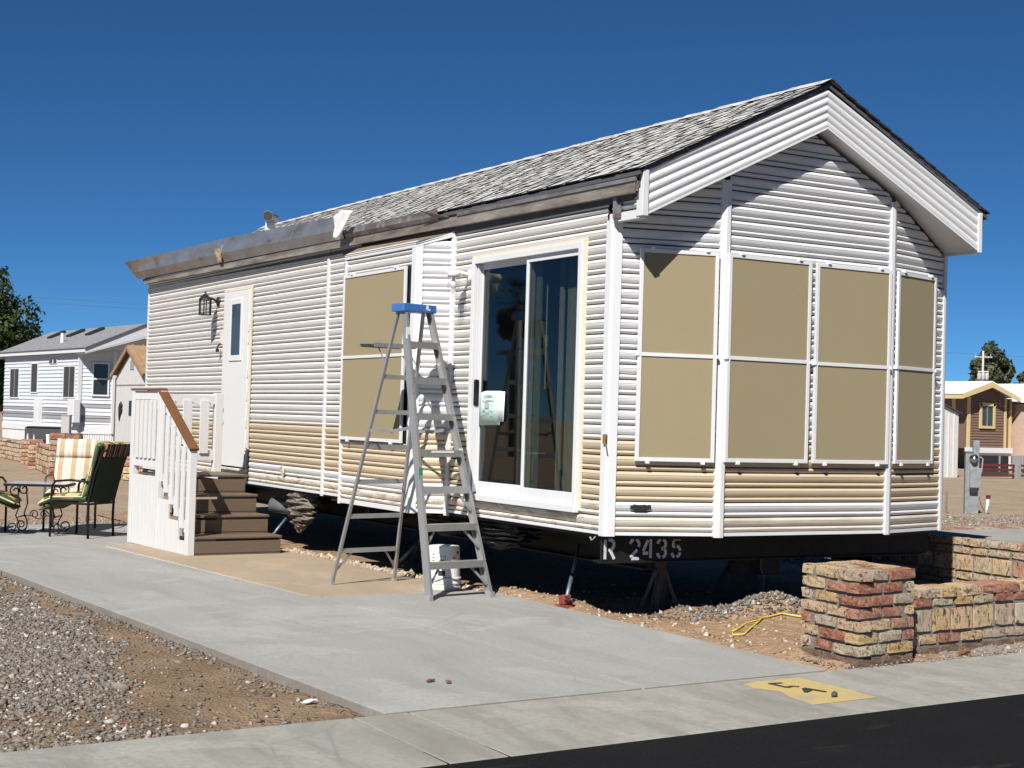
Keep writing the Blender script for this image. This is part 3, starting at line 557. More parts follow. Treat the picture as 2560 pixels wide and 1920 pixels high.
mb().box(BX+.005, 2.74, ZB+.02, BX+.03, 4.26, 3.04).build('bay_core', 'room_dark', H)
mb().box(BX, 2.73, ZB-.015, .0, 4.5, ZB).build('bay_floor', 'steel_black', H)
# structural core walls
cw = mb(); cw.box(.002, 2.13, ZB, .06, 11.8, 3.3).box(.002, .05, ZB, .06, .345, 3.3).box(.002, .345, 2.88, .06, 2.13, 3.3).box(.002, .345, ZB, .06, 2.13, .81)
cw.box(Wd-.06, 0.05, ZB, Wd, 11.8, 3.3).prism([(.002, 11.74, ZB), (Wd, 11.74, ZB), (Wd, 11.74, 3.3), (1.755, 11.74, 4.15), (.002, 11.74, 3.3)], (0, .06, 0))
cw.prism([(.01, 0, ZB), (A_, -B_+.004, ZB), (A_, -B_+.05, ZB), (.03, .05, ZB)], (0, 0, 2.7)).prism([(Wd-.01, 0, ZB), (Wd-A_, -B_+.004, ZB), (Wd-A_, -B_+.05, ZB), (Wd-.03, .05, ZB)], (0, 0, 2.7))
cw.prism([(A_, -B_+.004, ZB), (Wd-A_, -B_+.004, ZB), (Wd-A_, -B_+.004, 3.40), (Wd/2, -B_+.004, 3.86), (A_, -B_+.004, 3.40)], (0, .05, 0)); cw.build('wall', 'room_dark', H)
mb().prism([(0.02, .04, ZB), (A_, -B_+.02, ZB), (Wd-A_, -B_+.02, ZB), (Wd-.02, .04, ZB), (Wd-.02, 11.78, ZB), (.02, 11.78, ZB)], (0, 0, -.03)).build('underfloor', 'steel_black', H)
mb().prism([(0.05, .05, .80), (Wd-.07, .05, .80), (Wd-.07, 4.5, .80), (.05, 4.5, .80)], (0, 0, .02)).build('floor', 'room_floor', H)
mb().box(.06, 4.4, .82, Wd-.06, 4.46, 3.1).box(.06, .06, 2.98, Wd-.06, 4.4, 3.02).build('room_partition', 'room_dark', H)
# ---- roof
RF = mb()
for s_ in (-1, 1):
    xe = -.06 if s_ < 0 else 3.57
    RF.prism([(1.755, -.41, 4.235), (xe, -.41, 4.235-.49*abs(xe-1.755)), (xe, 11.95, 4.235-.49*abs(xe-1.755)), (1.755, 11.95, 4.235)], (0, 0, -.03))
roof = RF.build('roof', 'dark_felt', H)
EX = .143; SL = math.hypot(1, .49); half = 1.815*SL; nC = int(half/EX)+1
tvec = Vector((-1, 0, -.49)).normalized(); nvec = Vector((-.49, 0, 1)).normalized()
pieces = []
for c in range(nC):
    y = -.43-random.uniform(0, .3)
    while y < 11.97:
        L = random.choice((.45, .62, .75, .95)); y1 = min(y+L, 11.97); y0 = max(y, -.43)
        if y1-y0 > .06: pieces.append((c, y0, y1))
        y = y1
pieces.sort(key=lambda p: p[1]-p[0]*.1)
def shingle_geo(o, c, y0, y1, base):
    org = Vector((1.755, 0, 4.238))
    def layer(s0, s1, h0, h1, th, a, b):
        top = org+tvec*s0+nvec*h0; bot = org+tvec*s1+nvec*h1; Y0 = Vector((0, a, 0))-base; Y1 = Vector((0, b, 0))-base
        v = [top+Y0, top+Y1, bot+Y1, bot+Y0]; v2 = [p+nvec*th for p in v]; k = len(o.v); o.v += [tuple(p) for p in v+v2]
        o.f += [(k+4, k+5, k+6, k+7), (k+3, k+2, k+6, k+7), (k, k+3, k+7, k+4), (k+1, k+2, k+6, k+5)]; o.mi += [0, 1, 1, 1]
    s1 = min((c+1)*EX+.012, half); s0 = max(c*EX-.03, 0)
    layer(s0, s1-.004, .004, .010, .006, y0+.002, y1-.002)
    y = y0+random.uniform(0, .12)
    while y < y1-.05:
        w = random.uniform(.07, .24); b = min(y+w, y1-.003)
        layer(s0+.01, s1+random.uniform(0, .010), .011, .016, .009, y, b); y = b+random.uniform(.05, .16)
for (c, y0, y1) in pieces[:296]:
    o = mb(); base = Vector((1.755-1*c*EX/SL, (y0+y1)/2, 4.23-c*EX/SL*.49)); shingle_geo(o, c, y0, y1, base)
    q = o.build('shingle', ['shingle', 'shingle_edge'], H); q.location = base
    q.parent = roof
rest = mb()
for (c, y0, y1) in pieces[296:]: shingle_geo(rest, c, y0, y1, Vector())
q = rest.build('shingle_field', ['shingle', 'shingle_edge'], H, kind='stuff'); q.parent = roof
rr = mb()
for c in range(nC):                             # far slope, seen only along its rake
    for y in range(0, 25):
        k = len(rr.v); s0, s1 = c*EX, min((c+1)*EX+.012, half); T = Vector((1, 0, -.49)).normalized(); N = Vector((.49, 0, 1)).normalized()
        a = Vector((1.755, -.43+y*.496, 4.238))+T*s0+N*.004; b_ = Vector((1.755, -.43+y*.496, 4.238))+T*s1+N*.014; dy = Vector((0, .49, 0))
        v = [a, a+dy, b_+dy, b_]; v2 = [p+N*.012 for p in v]; rr.v += [tuple(p) for p in v+v2]; rr.f += [(k+4, k+5, k+6, k+7), (k+3, k+2, k+6, k+7), (k, k+3, k+7, k+4)]; rr.mi += [0, 1, 1]
q = rr.build('shingle_field', ['shingle', 'shingle_edge'], H, kind='stuff'); q.parent = roof
rc = mb()
for i in range(26):
    y = -.44+i*.475; rc.add([(1.64, y, 4.208+.004), (1.755, y, 4.268+.003), (1.87, y, 4.208+.004), (1.64, y+.48, 4.222), (1.755, y+.48, 4.280), (1.87, y+.48, 4.222)], [(0, 1, 4, 3), (1, 2, 5, 4)])
q = rc.build('ridge_cap', 'shingle', H); q.parent = roof
# rake boards (dark) behind the ribbed fascia and the ribbed fascia itself, front overhang
for s_ in (-1, 1):
    xe = -.03 if s_ < 0 else 3.555; zf = lambda x: 4.215-.49*abs(x-1.755)
    mb().prism([(1.755, -.378, zf(1.755)), (xe, -.378, zf(xe)), (xe, -.378, zf(xe)-.11), (1.755, -.378, zf(1.755)-.11)], (0, .03, 0)).build('rake_board', 'dark_felt', H)
    fas = mb(); xo = .006 if s_ < 0 else 3.49; zt0, zb0, st_, sb2 = 4.19, 3.876, .462, .488; nrib = 5; pts = []
    for i in range(nrib*6+1):
        t = i/(nrib*6); ph = (i % 6)/6; d = [.0, .010, .014, .014, .012, .007][i % 6]; pts.append((t, d))
    fv = []
    for t, d in pts:
        zc_ = zt0+(zb0-zt0)*t; ze = zc_-(st_+(sb2-st_)*t)*abs(xo-1.755)
        fv += [(1.755, -.39-d, zc_), (xo, -.39-d, ze)]
    n_ = len(pts); fas.add(fv, [(2*i, 2*i+2, 2*i+3, 2*i+1) for i in range(n_-1)])
    fas.build('ribbed_fascia', 'siding_front', H, fix=False)
    back = mb().prism([(1.755, -.388, zt0), (xo, -.388, zt0-st_*abs(xo-1.755)), (xo, -.388, zb0-sb2*abs(xo-1.755)), (1.755, -.388, zb0)], (0, .02, 0)).build('fascia_backing', 'white_trim', H)
    zl_ = zb0-sb2*abs(xo-1.755)
    # soffit under the overhang
    sf = mb(); sf.prism([(1.755, -.385, zb0+.012), (xo, -.385, zl_+.012), (xo, .02, zl_+.012), (1.755, .02, zb0+.012)], (0, 0, .012)); sf.build('soffit', 'white_trim', H)
    mb().bar((1.755, -.398, zb0+.004), (xo, -.398, zl_+.004), .016, .012, (0, 0, 1)).build('fascia_lip', 'white_trim', H)
    if s_ > 0: mb().bar((1.76, -.402, zt0+.025), (xo, -.402, zt0+.015-st_*abs(xo-1.755)), .012, .016).build('drip_edge', 'white_trim', H)
    hz = zl_
    cx0, cx1 = (xo-.03, xo+.022) if s_ < 0 else (xo-.022, xo+.02)
    mb().box(cx0, -.412, hz-.004, cx1, -.33, hz+.335).build('fascia_end_trim', 'white_trim', H, bevel=.003)
mb().box(.0, -.385, 3.005, .05, .0, 3.04).box(-.016, -.36, 3.005, 0, .03, 3.07).build('cheek_trim', 'white_trim', H)
mb().box(Wd-.02, -.38, 3.02, Wd+.012, .06, 3.36).build('cheek_panel', 'white_trim', H)
# gable void closure just behind the fascia top (wall above soffit)
# ---- side eave: drip board, metal fascia, peeled flashing
def eave(y): return 3.19+.007*max(y, 0)
ev = mb(); N_ = 40
for i in range(N_):
    y0 = -.36+i*(12.15/N_); y1 = y0+12.15/N_
    ev.add([(-.055, y0, eave(y0)), (-.055, y1, eave(y1)), (-.06, y1, eave(y1)+.085), (-.06, y0, eave(y0)+.085), (-.035, y0, eave(y0)-.004), (-.035, y1, eave(y1)-.004)], [(0, 1, 2, 3), (0, 1, 5, 4)])
ev.add([(-.03, -.36, eave(0)), (.05, -.36, eave(0)), (.05, -.36, 3.33), (-.03, -.36, 3.31)], [(0, 1, 2, 3)])
ev.build('eave_fascia', 'eave_metal', H, fix=False)
mb().prism([(-.075, -.34, eave(0)+.028), (-.075, 11.84, eave(11.84)+.028), (-.075, 11.84, eave(11.84)-.004), (-.075, -.34, eave(0)-.004)], (.018, 0, 0)).build('eave_ledge', 'eave_metal', H)
mb().prism([(-.045, -.36, 3.20), (-.045, 11.85, 3.27), (-.045, 11.85, 3.33), (-.045, -.36, 3.33)], (.03, 0, 0)).build('eave_board', 'weathered_wood', H)
mb().prism([(-.07, -.36, eave(0)+.083), (-.07, 2.4, eave(2.4)+.083), (-.07, 2.4, eave(2.4)+.115), (-.07, -.36, eave(0)+.115)], (.05, 0, 0)).build('drip_edge', 'galvanised', H, bevel=.004)
mb().box(-.03, -.36, 3.145, .0, 11.8, 3.20).build('eave_soffit', 'dark_felt', H)
mb().box(-.05, -.10, 3.03, -.02, -.06, 3.21).box(-.028, -.13, 3.03, -.02, -.03, 3.20).build('downspout_stub', 'galvanised', H)
# peeled metal: long bent sheet along the rear part of the eave
def bent(name, y0, y1, w0, w1, lean0, lean1, mat, n=44, zoff=.085, dent=.010):
    o = mb(); V = []; prof = (0, .18, .36, .52, .68, .84, 1.0); k = len(prof)-1
    for i in range(n+1):
        t = i/n; y = y0+(y1-y0)*t; w = w0+(w1-w0)*t; ln = lean0+(lean1-lean0)*t**2
        for s_ in prof:
            d = .50*min(s_, .36)-(.16-ln)*max(0, s_-.36)+ln*min(s_, .36)*.6
            d -= dent/w*abs(math.sin(y*9.5))**.5*math.sin(3.14*max(0, (s_-.36)/.64)) if s_ > .36 else 0
            V.append((-.066-w*d, y, eave(y)+zoff+w*s_*(1-.12*abs(ln))))
    F = [(i*(k+1)+j, (i+1)*(k+1)+j, (i+1)*(k+1)+j+1, i*(k+1)+j+1) for i in range(n) for j in range(k)]
    o.add(V, F); q = o.build(name, mat, H, smooth=False, fix=False); sm = q.modifiers.new('solidify', 'SOLIDIFY'); sm.thickness = .003; return q
bent('peeled_flashing', 8.55, 12.15, .30, .26, -.05, .85, 'galvanised_bright')
bent('peeled_flashing', 4.85, 8.5, .25, .30, -.12, -.05, 'galvanised_bright')
bent('peeled_flashing', 2.75, 4.8, .10, .10, .1, .15, 'galvanised', dent=.002)
mb().prism([(-.07, 2.55, eave(2.5)+.09), (-.075, 2.80, eave(2.7)+.10), (-.16, 2.98, eave(2.9)+.185)], (.004, .006, .004)).build('torn_flashing', 'galvanised', H)
mb().prism([(-.10, 8.50, 3.34), (-.10, 8.60, 3.34), (-.15, 8.62, 3.50), (-.13, 8.48, 3.50)], (-.012, 0, 0)).build('cracked_strap', 'brick_yellow', H)
# roof vent elbow
vp = mb(); vp.lathe((1.12, 10.05, 3.92), [(.09, 0), (.055, .22)], 16); q = vp.build('vent_pipe', 'white_trim', H, True)
el = mb(); el.tube([(1.24, 10.22, 4.165), (1.12, 10.05, 4.165), (1.02, 9.90, 4.16)], [.068, .068, .068], 16); q = el.build('vent_hood', 'galvanised_bright', H, True)
mb().lathe((1.019, 9.898, 4.16), [(.06, 0), (.06, .004)], 16, (-.1, -.15, 0)).build('vent_opening', 'label_black', H)
# ---- entry door
Z0, Z1 = .82, 2.955
mb().box(-.028, 7.60, Z0-.03, -.002, 7.65, 2.985).box(-.028, 8.515, Z0-.03, -.002, 8.56, 2.985).box(-.028, 7.65, Z1+.004, -.002, 8.515, 2.985).build('door_frame', 'cream_trim', H, bevel=.003)
dr = mb().box(-.034, 7.655, Z0, -.004, 8.51, Z1).build('entry_door', 'white_door', H, bevel=.008)
wf = mb(); a, b_, c_, d_ = 7.86, 8.30, 2.10, 2.86
wf.box(-.046, a, c_, -.034, a+.06, d_).box(-.046, b_-.06, c_, -.034, b_, d_).box(-.046, a+.06, c_, -.034, b_-.06, c_+.07).box(-.046, a+.06, d_-.07, -.034, b_-.06, d_)
q = wf.build('window_frame', 'white_door', H, bevel=.008); q.parent = dr
q = mb().box(-.038, a+.06, c_+.07, -.035, b_-.06, d_-.07).build('window_pane', 'slate_glass', H); q.parent = dr
hn = mb(); hn.lathe((-.034, 8.45, 1.50), [(.03, 0), (.03, .012), (.018, .015), (.018, .035), (.0, .036)], 14, (-1, 0, 0)); q = hn.build('deadbolt', 'chrome', H); q.parent = dr
hn = mb(); hn.lathe((-.034, 8.45, 1.345), [(.028, 0), (.028, .01), (.012, .012), (.012, .045), (.0, .046)], 14, (-1, 0, 0)).tube([(-.076, 8.45, 1.345), (-.08, 8.51, 1.35), (-.078, 8.57, 1.348)], .010); q = hn.build('door_handle', 'chrome', H, True); q.parent = dr
for zz in (1.02, 1.30, 1.62, 1.90, 2.30, 2.45): q = mb().lathe((-.036, 7.652, zz), [(.008, 0), (.008, .09)], 8).build('hinge', 'cream_trim', H); q.parent = dr
mb().box(-.06, 7.58, .775, 0, 8.58, .80).build('door_sill', 'siding_worn', H, bevel=.004)
mb().box(-.010, 7.60, ZB, -.002, 8.56, .775).build('door_skirt_panel', 'siding_worn', H)
mb().box(-.02, 8.60, 2.32, -.004, 8.70, 2.46).build('switch_plate', 'cream_trim', H, bevel=.004)
mb().tube([(-.02, 8.66, 2.33), (-.07, 8.64, 2.29), (-.075, 8.62, 2.25)], .010, 6).lathe((-.075, 8.62, 2.22), [(.02, 0), (.022, .04)], 10).build('outlet_cord', 'lantern_black', H)
# black wall lantern
LY, LZ = 8.80, 2.86
ln = mb().lathe((-.012, LY, LZ), [(.062, 0), (.062, .015), (.03, .03)], 18, (-1, 0, 0)).build('wall_lantern', 'lantern_black', H, True)
a_ = mb(); a_.tube([(-.03, LY, LZ), (-.10, LY, LZ+.035), (-.16, LY, LZ+.045)], .014).lathe((-.19, LY, LZ+.01), [(.085, 0), (.08, .02), (.05, .05), (.02, .075), (.012, .09), (.010, .11), (.0, .112)], 8); q = a_.build('lantern_roof', 'lantern_black', H); q.parent = ln
cg = mb()
for k in range(6):
    an = k*math.pi/3; cx, cy = -.19+.075*math.cos(an), LY+.075*math.sin(an); cg.box(cx-.006, cy-.006, LZ-.17, cx+.006, cy+.006, LZ+.012)
cg.lathe((-.19, LY, LZ-.18), [(.085, 0), (.085, .012)], 6); q = cg.build('lantern_cage', 'lantern_black', H); q.parent = ln
q = mb().lathe((-.19, LY, LZ-.166), [(.066, 0), (.066, .17)], 12).build('lantern_glass', 'lamp_glass', H, True); q.parent = ln
# ---- sliding glass door
D0, D1, DZ0, DZ1 = .355, 2.125, .80, 2.89
mb().box(-.03, D0-.03, DZ0, -.006, D0, DZ1).box(-.03, D1, DZ0, -.006, D1+.03, DZ1).box(-.03, D0-.03, DZ1, -.006, D1+.03, DZ1+.025).build('door_casing', 'cream_trim', H, bevel=.003)
sg_ = mb().box(-.05, D0, DZ0+.02, .05, D0+.05, DZ1).box(-.05, D1-.05, DZ0+.02, .05, D1, DZ1).box(-.05, D0+.05, DZ1-.05, .05, D1-.05, DZ1).box(-.065, D0-.01, DZ0-.015, .05, D1+.01, DZ0+.035).build('sliding_glass_door', 'white_trim', H, bevel=.003)
def sash(y0, y1, xo, bot):
    z0, z1 = DZ0+.035, DZ1-.05; o = mb()
    o.box(xo-.015, y0, z0, xo+.015, y0+.035, z1).box(xo-.015, y1-.035, z0, xo+.015, y1, z1).box(xo-.015, y0+.035, z0, xo+.015, y1-.035, z0+bot).box(xo-.015, y0+.035, z1-.05, xo+.015, y1-.035, z1)
    f_ = o.build('sash', 'white_trim', H, bevel=.003); f_.parent = sg_
    p_ = mb().box(xo-.003, y0+.035, z0+bot, xo+.003, y1-.035, z1-.05).build('pane', 'door_glass', H); p_.parent = sg_
sash(1.19, D1-.06, .030, .11); sash(D0+.05, 1.225, -.012, .10)
for k, yy in enumerate((2.085, 2.055)):
    q = mb().box(-.012-.01*k, yy-.006, DZ0+.05, .012, yy+.006, DZ1-.06).build('track_strip', 'white_trim', H); q.parent = sg_
q = mb().box(-.035, 2.035, 1.60, .012, 2.06, 1.83).build('door_handle', 'handle_black', H, bevel=.01); q.parent = sg_
# behind the glass
q = mb().box(.062, 1.13, .84, .08, 1.225, 2.80).build('screen_stile', 'stile_green', H)
cu = mb(); V = []
for i in range(61):
    t = i/60; y = .63+t*.22; V += [(.17+.035*math.sin(t*52), y, .86), (.17+.03*math.sin(t*52+.4), y, 2.84)]
cu.add(V, [(2*i, 2*i+2, 2*i+3, 2*i+1) for i in range(60)]); cu.build('curtain', 'curtain', H, True, fix=False)
cu = mb(); V = []
for i in range(31):
    t = i/30; y = .90+t*.05; V += [(.15+.02*math.sin(t*40), y, .86), (.15+.02*math.sin(t*40), y, 2.84)]
cu.add(V, [(2*i, 2*i+2, 2*i+3, 2*i+1) for i in range(30)]); cu.build('curtain', 'curtain', H, True, fix=False)
mb().tube([(.12, 1.12, 2.62), (.12, 1.12, 1.75)], .006, 6).build('curtain_wand', 'white_plastic', H)
# jelly-jar porch light
JY, JZ = 2.26, 2.745
jl = mb().lathe((-.014, JY-.06, JZ), [(.058, 0), (.055, .02), (.03, .03)], 18, (-1, 0, 0)).build('porch_light', 'white_plastic', H, True)
a_ = mb().tube([(-.03, JY-.06, JZ), (-.09, JY-.05, JZ+.02), (-.16, JY-.05, JZ+.02)], .018).lathe((-.18, JY-.05, JZ-.02), [(.055, 0), (.058, .045), (.04, .055), (.0, .056)], 18); q = a_.build('lamp_holder', 'white_plastic', H, True); q.parent = jl
q = mb().lathe((-.18, JY-.05, JZ-.17), [(.02, 0), (.045, .012), (.055, .05), (.052, .15)], 18).build('lamp_glass', 'lamp_glass', H, True); q.parent = jl
q = mb().lathe((-.18, JY-.05, JZ-.13), [(.0, 0), (.026, .02), (.03, .045), (.015, .08), (.014, .11)], 12).build('bulb', 'bulb_white', H, True); q.parent = jl
# ---- sun screens
def screen(P, u, n, w, z0, z1, zm, off=.045, barw=.03):
    P = Vector((P[0], P[1], 0)); u = Vector((u[0], u[1], 0)).normalized(); n = Vector((n[0], n[1], 0)).normalized(); zz = Vector((0, 0, 1))
    c = P+u*w/2+n*off
    s_ = mb().obox(c+zz*(z0+z1)/2, u, n, zz, w/2-barw*.6, .004, (z1-z0)/2-barw*.6).build('sun_screen', 'screen_fabric', H)
    f_ = mb(); hw = w/2-barw/2
    for k in (-1, 1): f_.obox(c+u*k*hw+zz*(z0+z1)/2, u, n, zz, barw/2, .012, (z1-z0)/2)
    for zc_ in (z0+barw/2, z1-barw/2): f_.obox(c+zz*zc_, u, n, zz, w/2-barw-.001, .0115, barw/2)
    f_.obox(c+zz*zm+n*.001, u, n, zz, w/2-barw-.001, .0112, .014); q = f_.build('frame', 'white_trim', H, bevel=.002); q.parent = s_
    cl = mb()
    for k in (-.7, .7):
        for zc_ in (z0-.006, z1+.006): cl.obox(c+u*k*w/2+n*.004+zz*zc_, u, n, zz, .014, .02, .010)
    for k in (-1, 1): cl.obox(c+u*k*(w/2+.004)+n*.002+zz*zm, u, n, zz, .010, .018, .012)
    q = cl.build('clip', 'white_plastic', H); q.parent = s_
    return s_
ul = Vector((A_, -B_, 0)).normalized(); ur = Vector((A_, B_, 0)).normalized()
screen(ul*.205, ul, n_l, .64, 1.205, 2.82, 2.015)
screen((A_+.012, -B_), (1, 0), (0, -1), .835, 1.21, 2.82, 2.015)
screen((1.772, -B_), (1, 0), (0, -1), .815, 1.21, 2.815, 2.008)
screen(Vector((Wd-A_, -B_, 0))+ur*.035, ur, n_r, .645, 1.215, 2.815, 2.015)
screen((BX, 4.245), (0, -1), (-1, 0), 1.38, 1.245, 2.86, 2.05, .04)
mb().box(BX-.006, 2.83, 1.20, BX+.005, 4.26, 2.9).build('window_pane', 'dark_glass', H)
# badge on the front: raised dark lettering, too small to read
bd = mb(); bp = ul*.19
def onfl(s_, z, d=.02): v = ul*s_+n_l*d; return Vector((v.x, v.y, z))
for i, (s0, w, hgt) in enumerate([(.20, .02, .03), (.222, .02, .036), (.244, .018, .038), (.264, .014, .03), (.282, .02, .038), (.303, .018, .034), (.323, .018, .036), (.343, .014, .034)]): bd.obox(onfl(s0, .853+.004*(i % 2)), ul, n_l, (0, 0, 1), w/2, .008, hgt/2)
bd.obox(onfl(.272, .848), ul, n_l, (0, 0, 1), .082, .006, .010).obox(onfl(.272, .832), ul, n_l, (0, 0, 1), .052, .006, .008); bd.build('name_badge', 'label_black', H)
mb().box(-.045, -.025, 1.33, -.02, .0, 1.40).tube([(-.03, -.02, 1.40), (-.06, -.05, 1.36), (-.065, -.07, 1.31)], .006, 6).build('wire_stub', 'brass', H)
mb().prism([(-.03, 6.55, .86), (-.045, 6.42, .90), (-.05, 6.36, .82), (-.02, 6.43, .74)], (.01, 0, 0)).build('torn_siding', 'siding_worn', H)
# ---- chassis
fb = mb().box(.0, .045, .425, 3.43, .06, .608).box(.0, .06, .425, 3.43, .16, .44).box(-.02, .03, .42, 3.45, .06, .432).build('front_beam', 'steel_black', H, bevel=.003)
for xx in (.55, 2.9): mb().box(xx-.01, .17, .36, xx+.01, 11.6, .608).box(xx-.07, .17, .345, xx+.07, 11.6, .36).build('chassis_beam', 'steel_black', H)
for yy in (2.2, 4.4, 6.6, 8.8, 11): mb().box(.10, yy, .45, 3.4, yy+.05, .606).build('cross_member', 'steel_black', H)
# stencilled number R 2435, letters broken by stencil bridges
def stencil(x0, z0, w, h, strokes, sw=.0125):
    o = mb()
    for st in strokes:
        P_ = [Vector((x0+p[0]*w, z0+p[1]*h)) for p in st]; n_ = len(P_); vs = []
        for i in range(n_):
            d = (P_[min(i+1, n_-1)]-P_[max(i-1, 0)]).normalized(); nn = Vector((-d.y, d.x))*sw
            vs += [(P_[i].x+nn.x, .0435, P_[i].y+nn.y), (P_[i].x-nn.x, .0435, P_[i].y-nn.y)]
        o.add(vs, [(2*i, 2*i+1, 2*i+3, 2*i+2) for i in range(n_-1)])
    return o.build('stencil_character', 'stencil_white', H, fix=False)
def arc(cx, cy, rx_, ry_, a0, a1, n=7): return [(cx+rx_*math.cos(R(a0+(a1-a0)*i/n)), cy+ry_*math.sin(R(a0+(a1-a0)*i/n))) for i in range(n+1)]
ZL = .452; LH = .148
stencil(.035, ZL, .09, LH, [[(0, 0), (0, 1)], [(.32, 1)]+arc(.45, .74, .45, .26, 90, -90)+[(.32, .48)], [(.55, .42), (.95, 0)]])
stencil(.265, ZL, .085, LH, [arc(.5, .72, .48, .28, 170, 105), arc(.5, .72, .48, .28, 75, -25), [(.78, .45), (.05, .06)], [(.15, 0), (1, 0)]])
stencil(.385, ZL, .085, LH, [[(.55, .95), (.05, .38)], [(.0, .26), (.6, .26)], [(.86, 0), (.86, 1)]])
stencil(.525, ZL, .085, LH, [arc(.45, .72, .44, .26, 175, 105), arc(.45, .72, .44, .26, 75, -55), [(.42, .49), (.60, .49)], arc(.45, .27, .46, .25, 55, -75), arc(.45, .27, .46, .25, -105, -175)])
stencil(.665, ZL, .085, LH, [[(.12, .98), (.95, .98)], [(.12, .86), (.10, .58), (.30, .56)], arc(.42, .31, .48, .29, 80, 8), arc(.42, .31, .48, .29, -8, -78), arc(.42, .31, .48, .29, -105, -165)])
mb().box(1.0, 4.0, .30, 2.6, 11, .33).build('belly_board', 'black_sheeting', H)
# torn insulation hanging under the floor
def crumple(name, c, sx, sy, sz, mat, seed, lift=0):
    rg = np.random.default_rng(seed); o = mb(); n1, n2 = 16, 22; V = []
    for j in range(n2+1):
        t = j/n2; rr_ = math.sin(3.14*min(.97, .18+t*.80))**.7*(1-.30*t)
        for i in range(n1):
            a = 6.283*i/n1; k = 1+rg.uniform(-.20, .20)+.12*math.sin(j*1.9+i); V.append((c[0]+sx*rr_*math.cos(a)*k, c[1]+sy*rr_*math.sin(a)*k+.30*sy*t, c[2]-sz*t))
    F = [(j*n1+i, j*n1+(i+1) % n1, (j+1)*n1+(i+1) % n1, (j+1)*n1+i) for j in range(n2) for i in range(n1)]
    o.add(V, F); return o.build(name, mat, H)
crumple('hanging_insulation', (.12, 6.15, .66), .14, .36, .50, 'foil', 3)
crumple('hanging_insulation', (.35, 6.75, .50), .08, .14, .26, 'foil', 4)
crumple('hanging_sheeting', (.18, 1.75, .62), .14, .55, .26, 'black_sheeting', 5)
crumple('hanging_sheeting', (.25, 2.9, .62), .14, .45, .24, 'black_sheeting', 6)
mb().tube([(.10, 7.05, .42), (.24, 6.86, .40), (.40, 6.6, .40)], .085, 14).build('duct_pipe', 'galvanised_bright', H, True)
mb().tube([(-.02, .10, .62), (-.025, .12, .60), (-.02, .15, .59), (-.015, .18, .61)], .006, 6).build('cable_loop', 'mid_grey', H)

# ================================================================== under the home
def stand(x, y, h, label):
    t_ = thing('jack_stand', label, 'jack stand', (x, y, -.03), 'jack stands under the mobile home')
    mb().box(x-.035, y-.035, -.02, x+.035, y+.035, h).build('post', 'steel_grey', t_, bevel=.006)
    for k in range(4):
        a = k*math.pi/2+.5; mb().bar((x+.025*math.cos(a), y+.025*math.sin(a), h*.85), (x+.17*math.cos(a), y+.17*math.sin(a), -.025), .012, .03).build('leg', 'steel_grey', t_)
    mb().box(x-.08, y-.08, h, x+.08, y+.08, h+.015).build('plate', 'steel_grey', t_)
stand(.91, .52, .40, 'tripod jack stand under the beam painted R 2435')
stand(2.55, 3.0, .33, 'dark jack stand behind the gravel heap under the front of the home')
stand(.85, 4.6, .33, 'dark jack stand under the home behind the stepladder')
def strut(x, y, x1, y1, z1, label, red=False):
    t_ = thing('stabiliser_strut', label, 'strut', (x, y, 0), 'diagonal stabiliser struts under the home')
    p, q = Vector((x, y, .06)), Vector((x1, y1, z1))
    mb().tube([p, p.lerp(q, .45)], .017, 10).build('outer_tube', 'strut_blue', t_, True); mb().tube([p.lerp(q, .43), q], .012, 10).build('inner_tube', 'strut_blue', t_, True)
    m_ = 'red_paint' if red else 'steel_grey'
    mb().obox((x, y+.02, .055), (1, .2, .1), (-.2, 1, 0), (0, 0, 1), .042, .03, .036).box(x-.07, y-.02, -.02, x+.10, y+.06, .012).build('foot_clamp', m_, t_, bevel=.006)
    b_ = mb()
    for k in (-.02, .03): b_.lathe((x+k, y-.02, .07-.03*(k > 0)), [(.014, 0), (.014, .03), (0, .031)], 8, (0, -1, .1))
    b_.build('bolt', 'chrome', t_)
strut(.17, .78, .52, 1.15, .46, 'grey diagonal strut rising from a red clamp at the driveway edge', True)
strut(.12, 3.75, .50, 3.55, .52, 'blue grey diagonal strut seen between the ladder legs')
strut(.02, 6.85, .50, 7.0, .55, 'blue grey diagonal strut beside the brown steps')
tj = thing('tongue_jack', 'grey wedge shaped jack with a small box in the dark under the home', 'jack', (2.0, .95, -.04))
mb().prism([(1.80, .95, -.02), (2.18, .83, -.02), (2.18, .83, .45), (2.05, .87, .45)], (.03, .12, 0)).build('gusset', 'steel_grey', tj)
mb().prism([(1.74, .93, -.03), (2.30, .75, -.03), (2.34, .90, -.03), (1.78, 1.08, -.03)], (0, 0, .02)).build('base_plate', 'steel_grey', tj)
mb().box(2.16, .76, .20, 2.38, .92, .40).build('motor_box', 'dark_grey', tj, bevel=.01)
mb().tube([(2.20, .74, .42), (2.12, .72, .36), (2.12, .72, .26), (2.18, .74, .18), (2.2, .78, .05)], .008, 6).build('cable', 'mid_grey', tj)

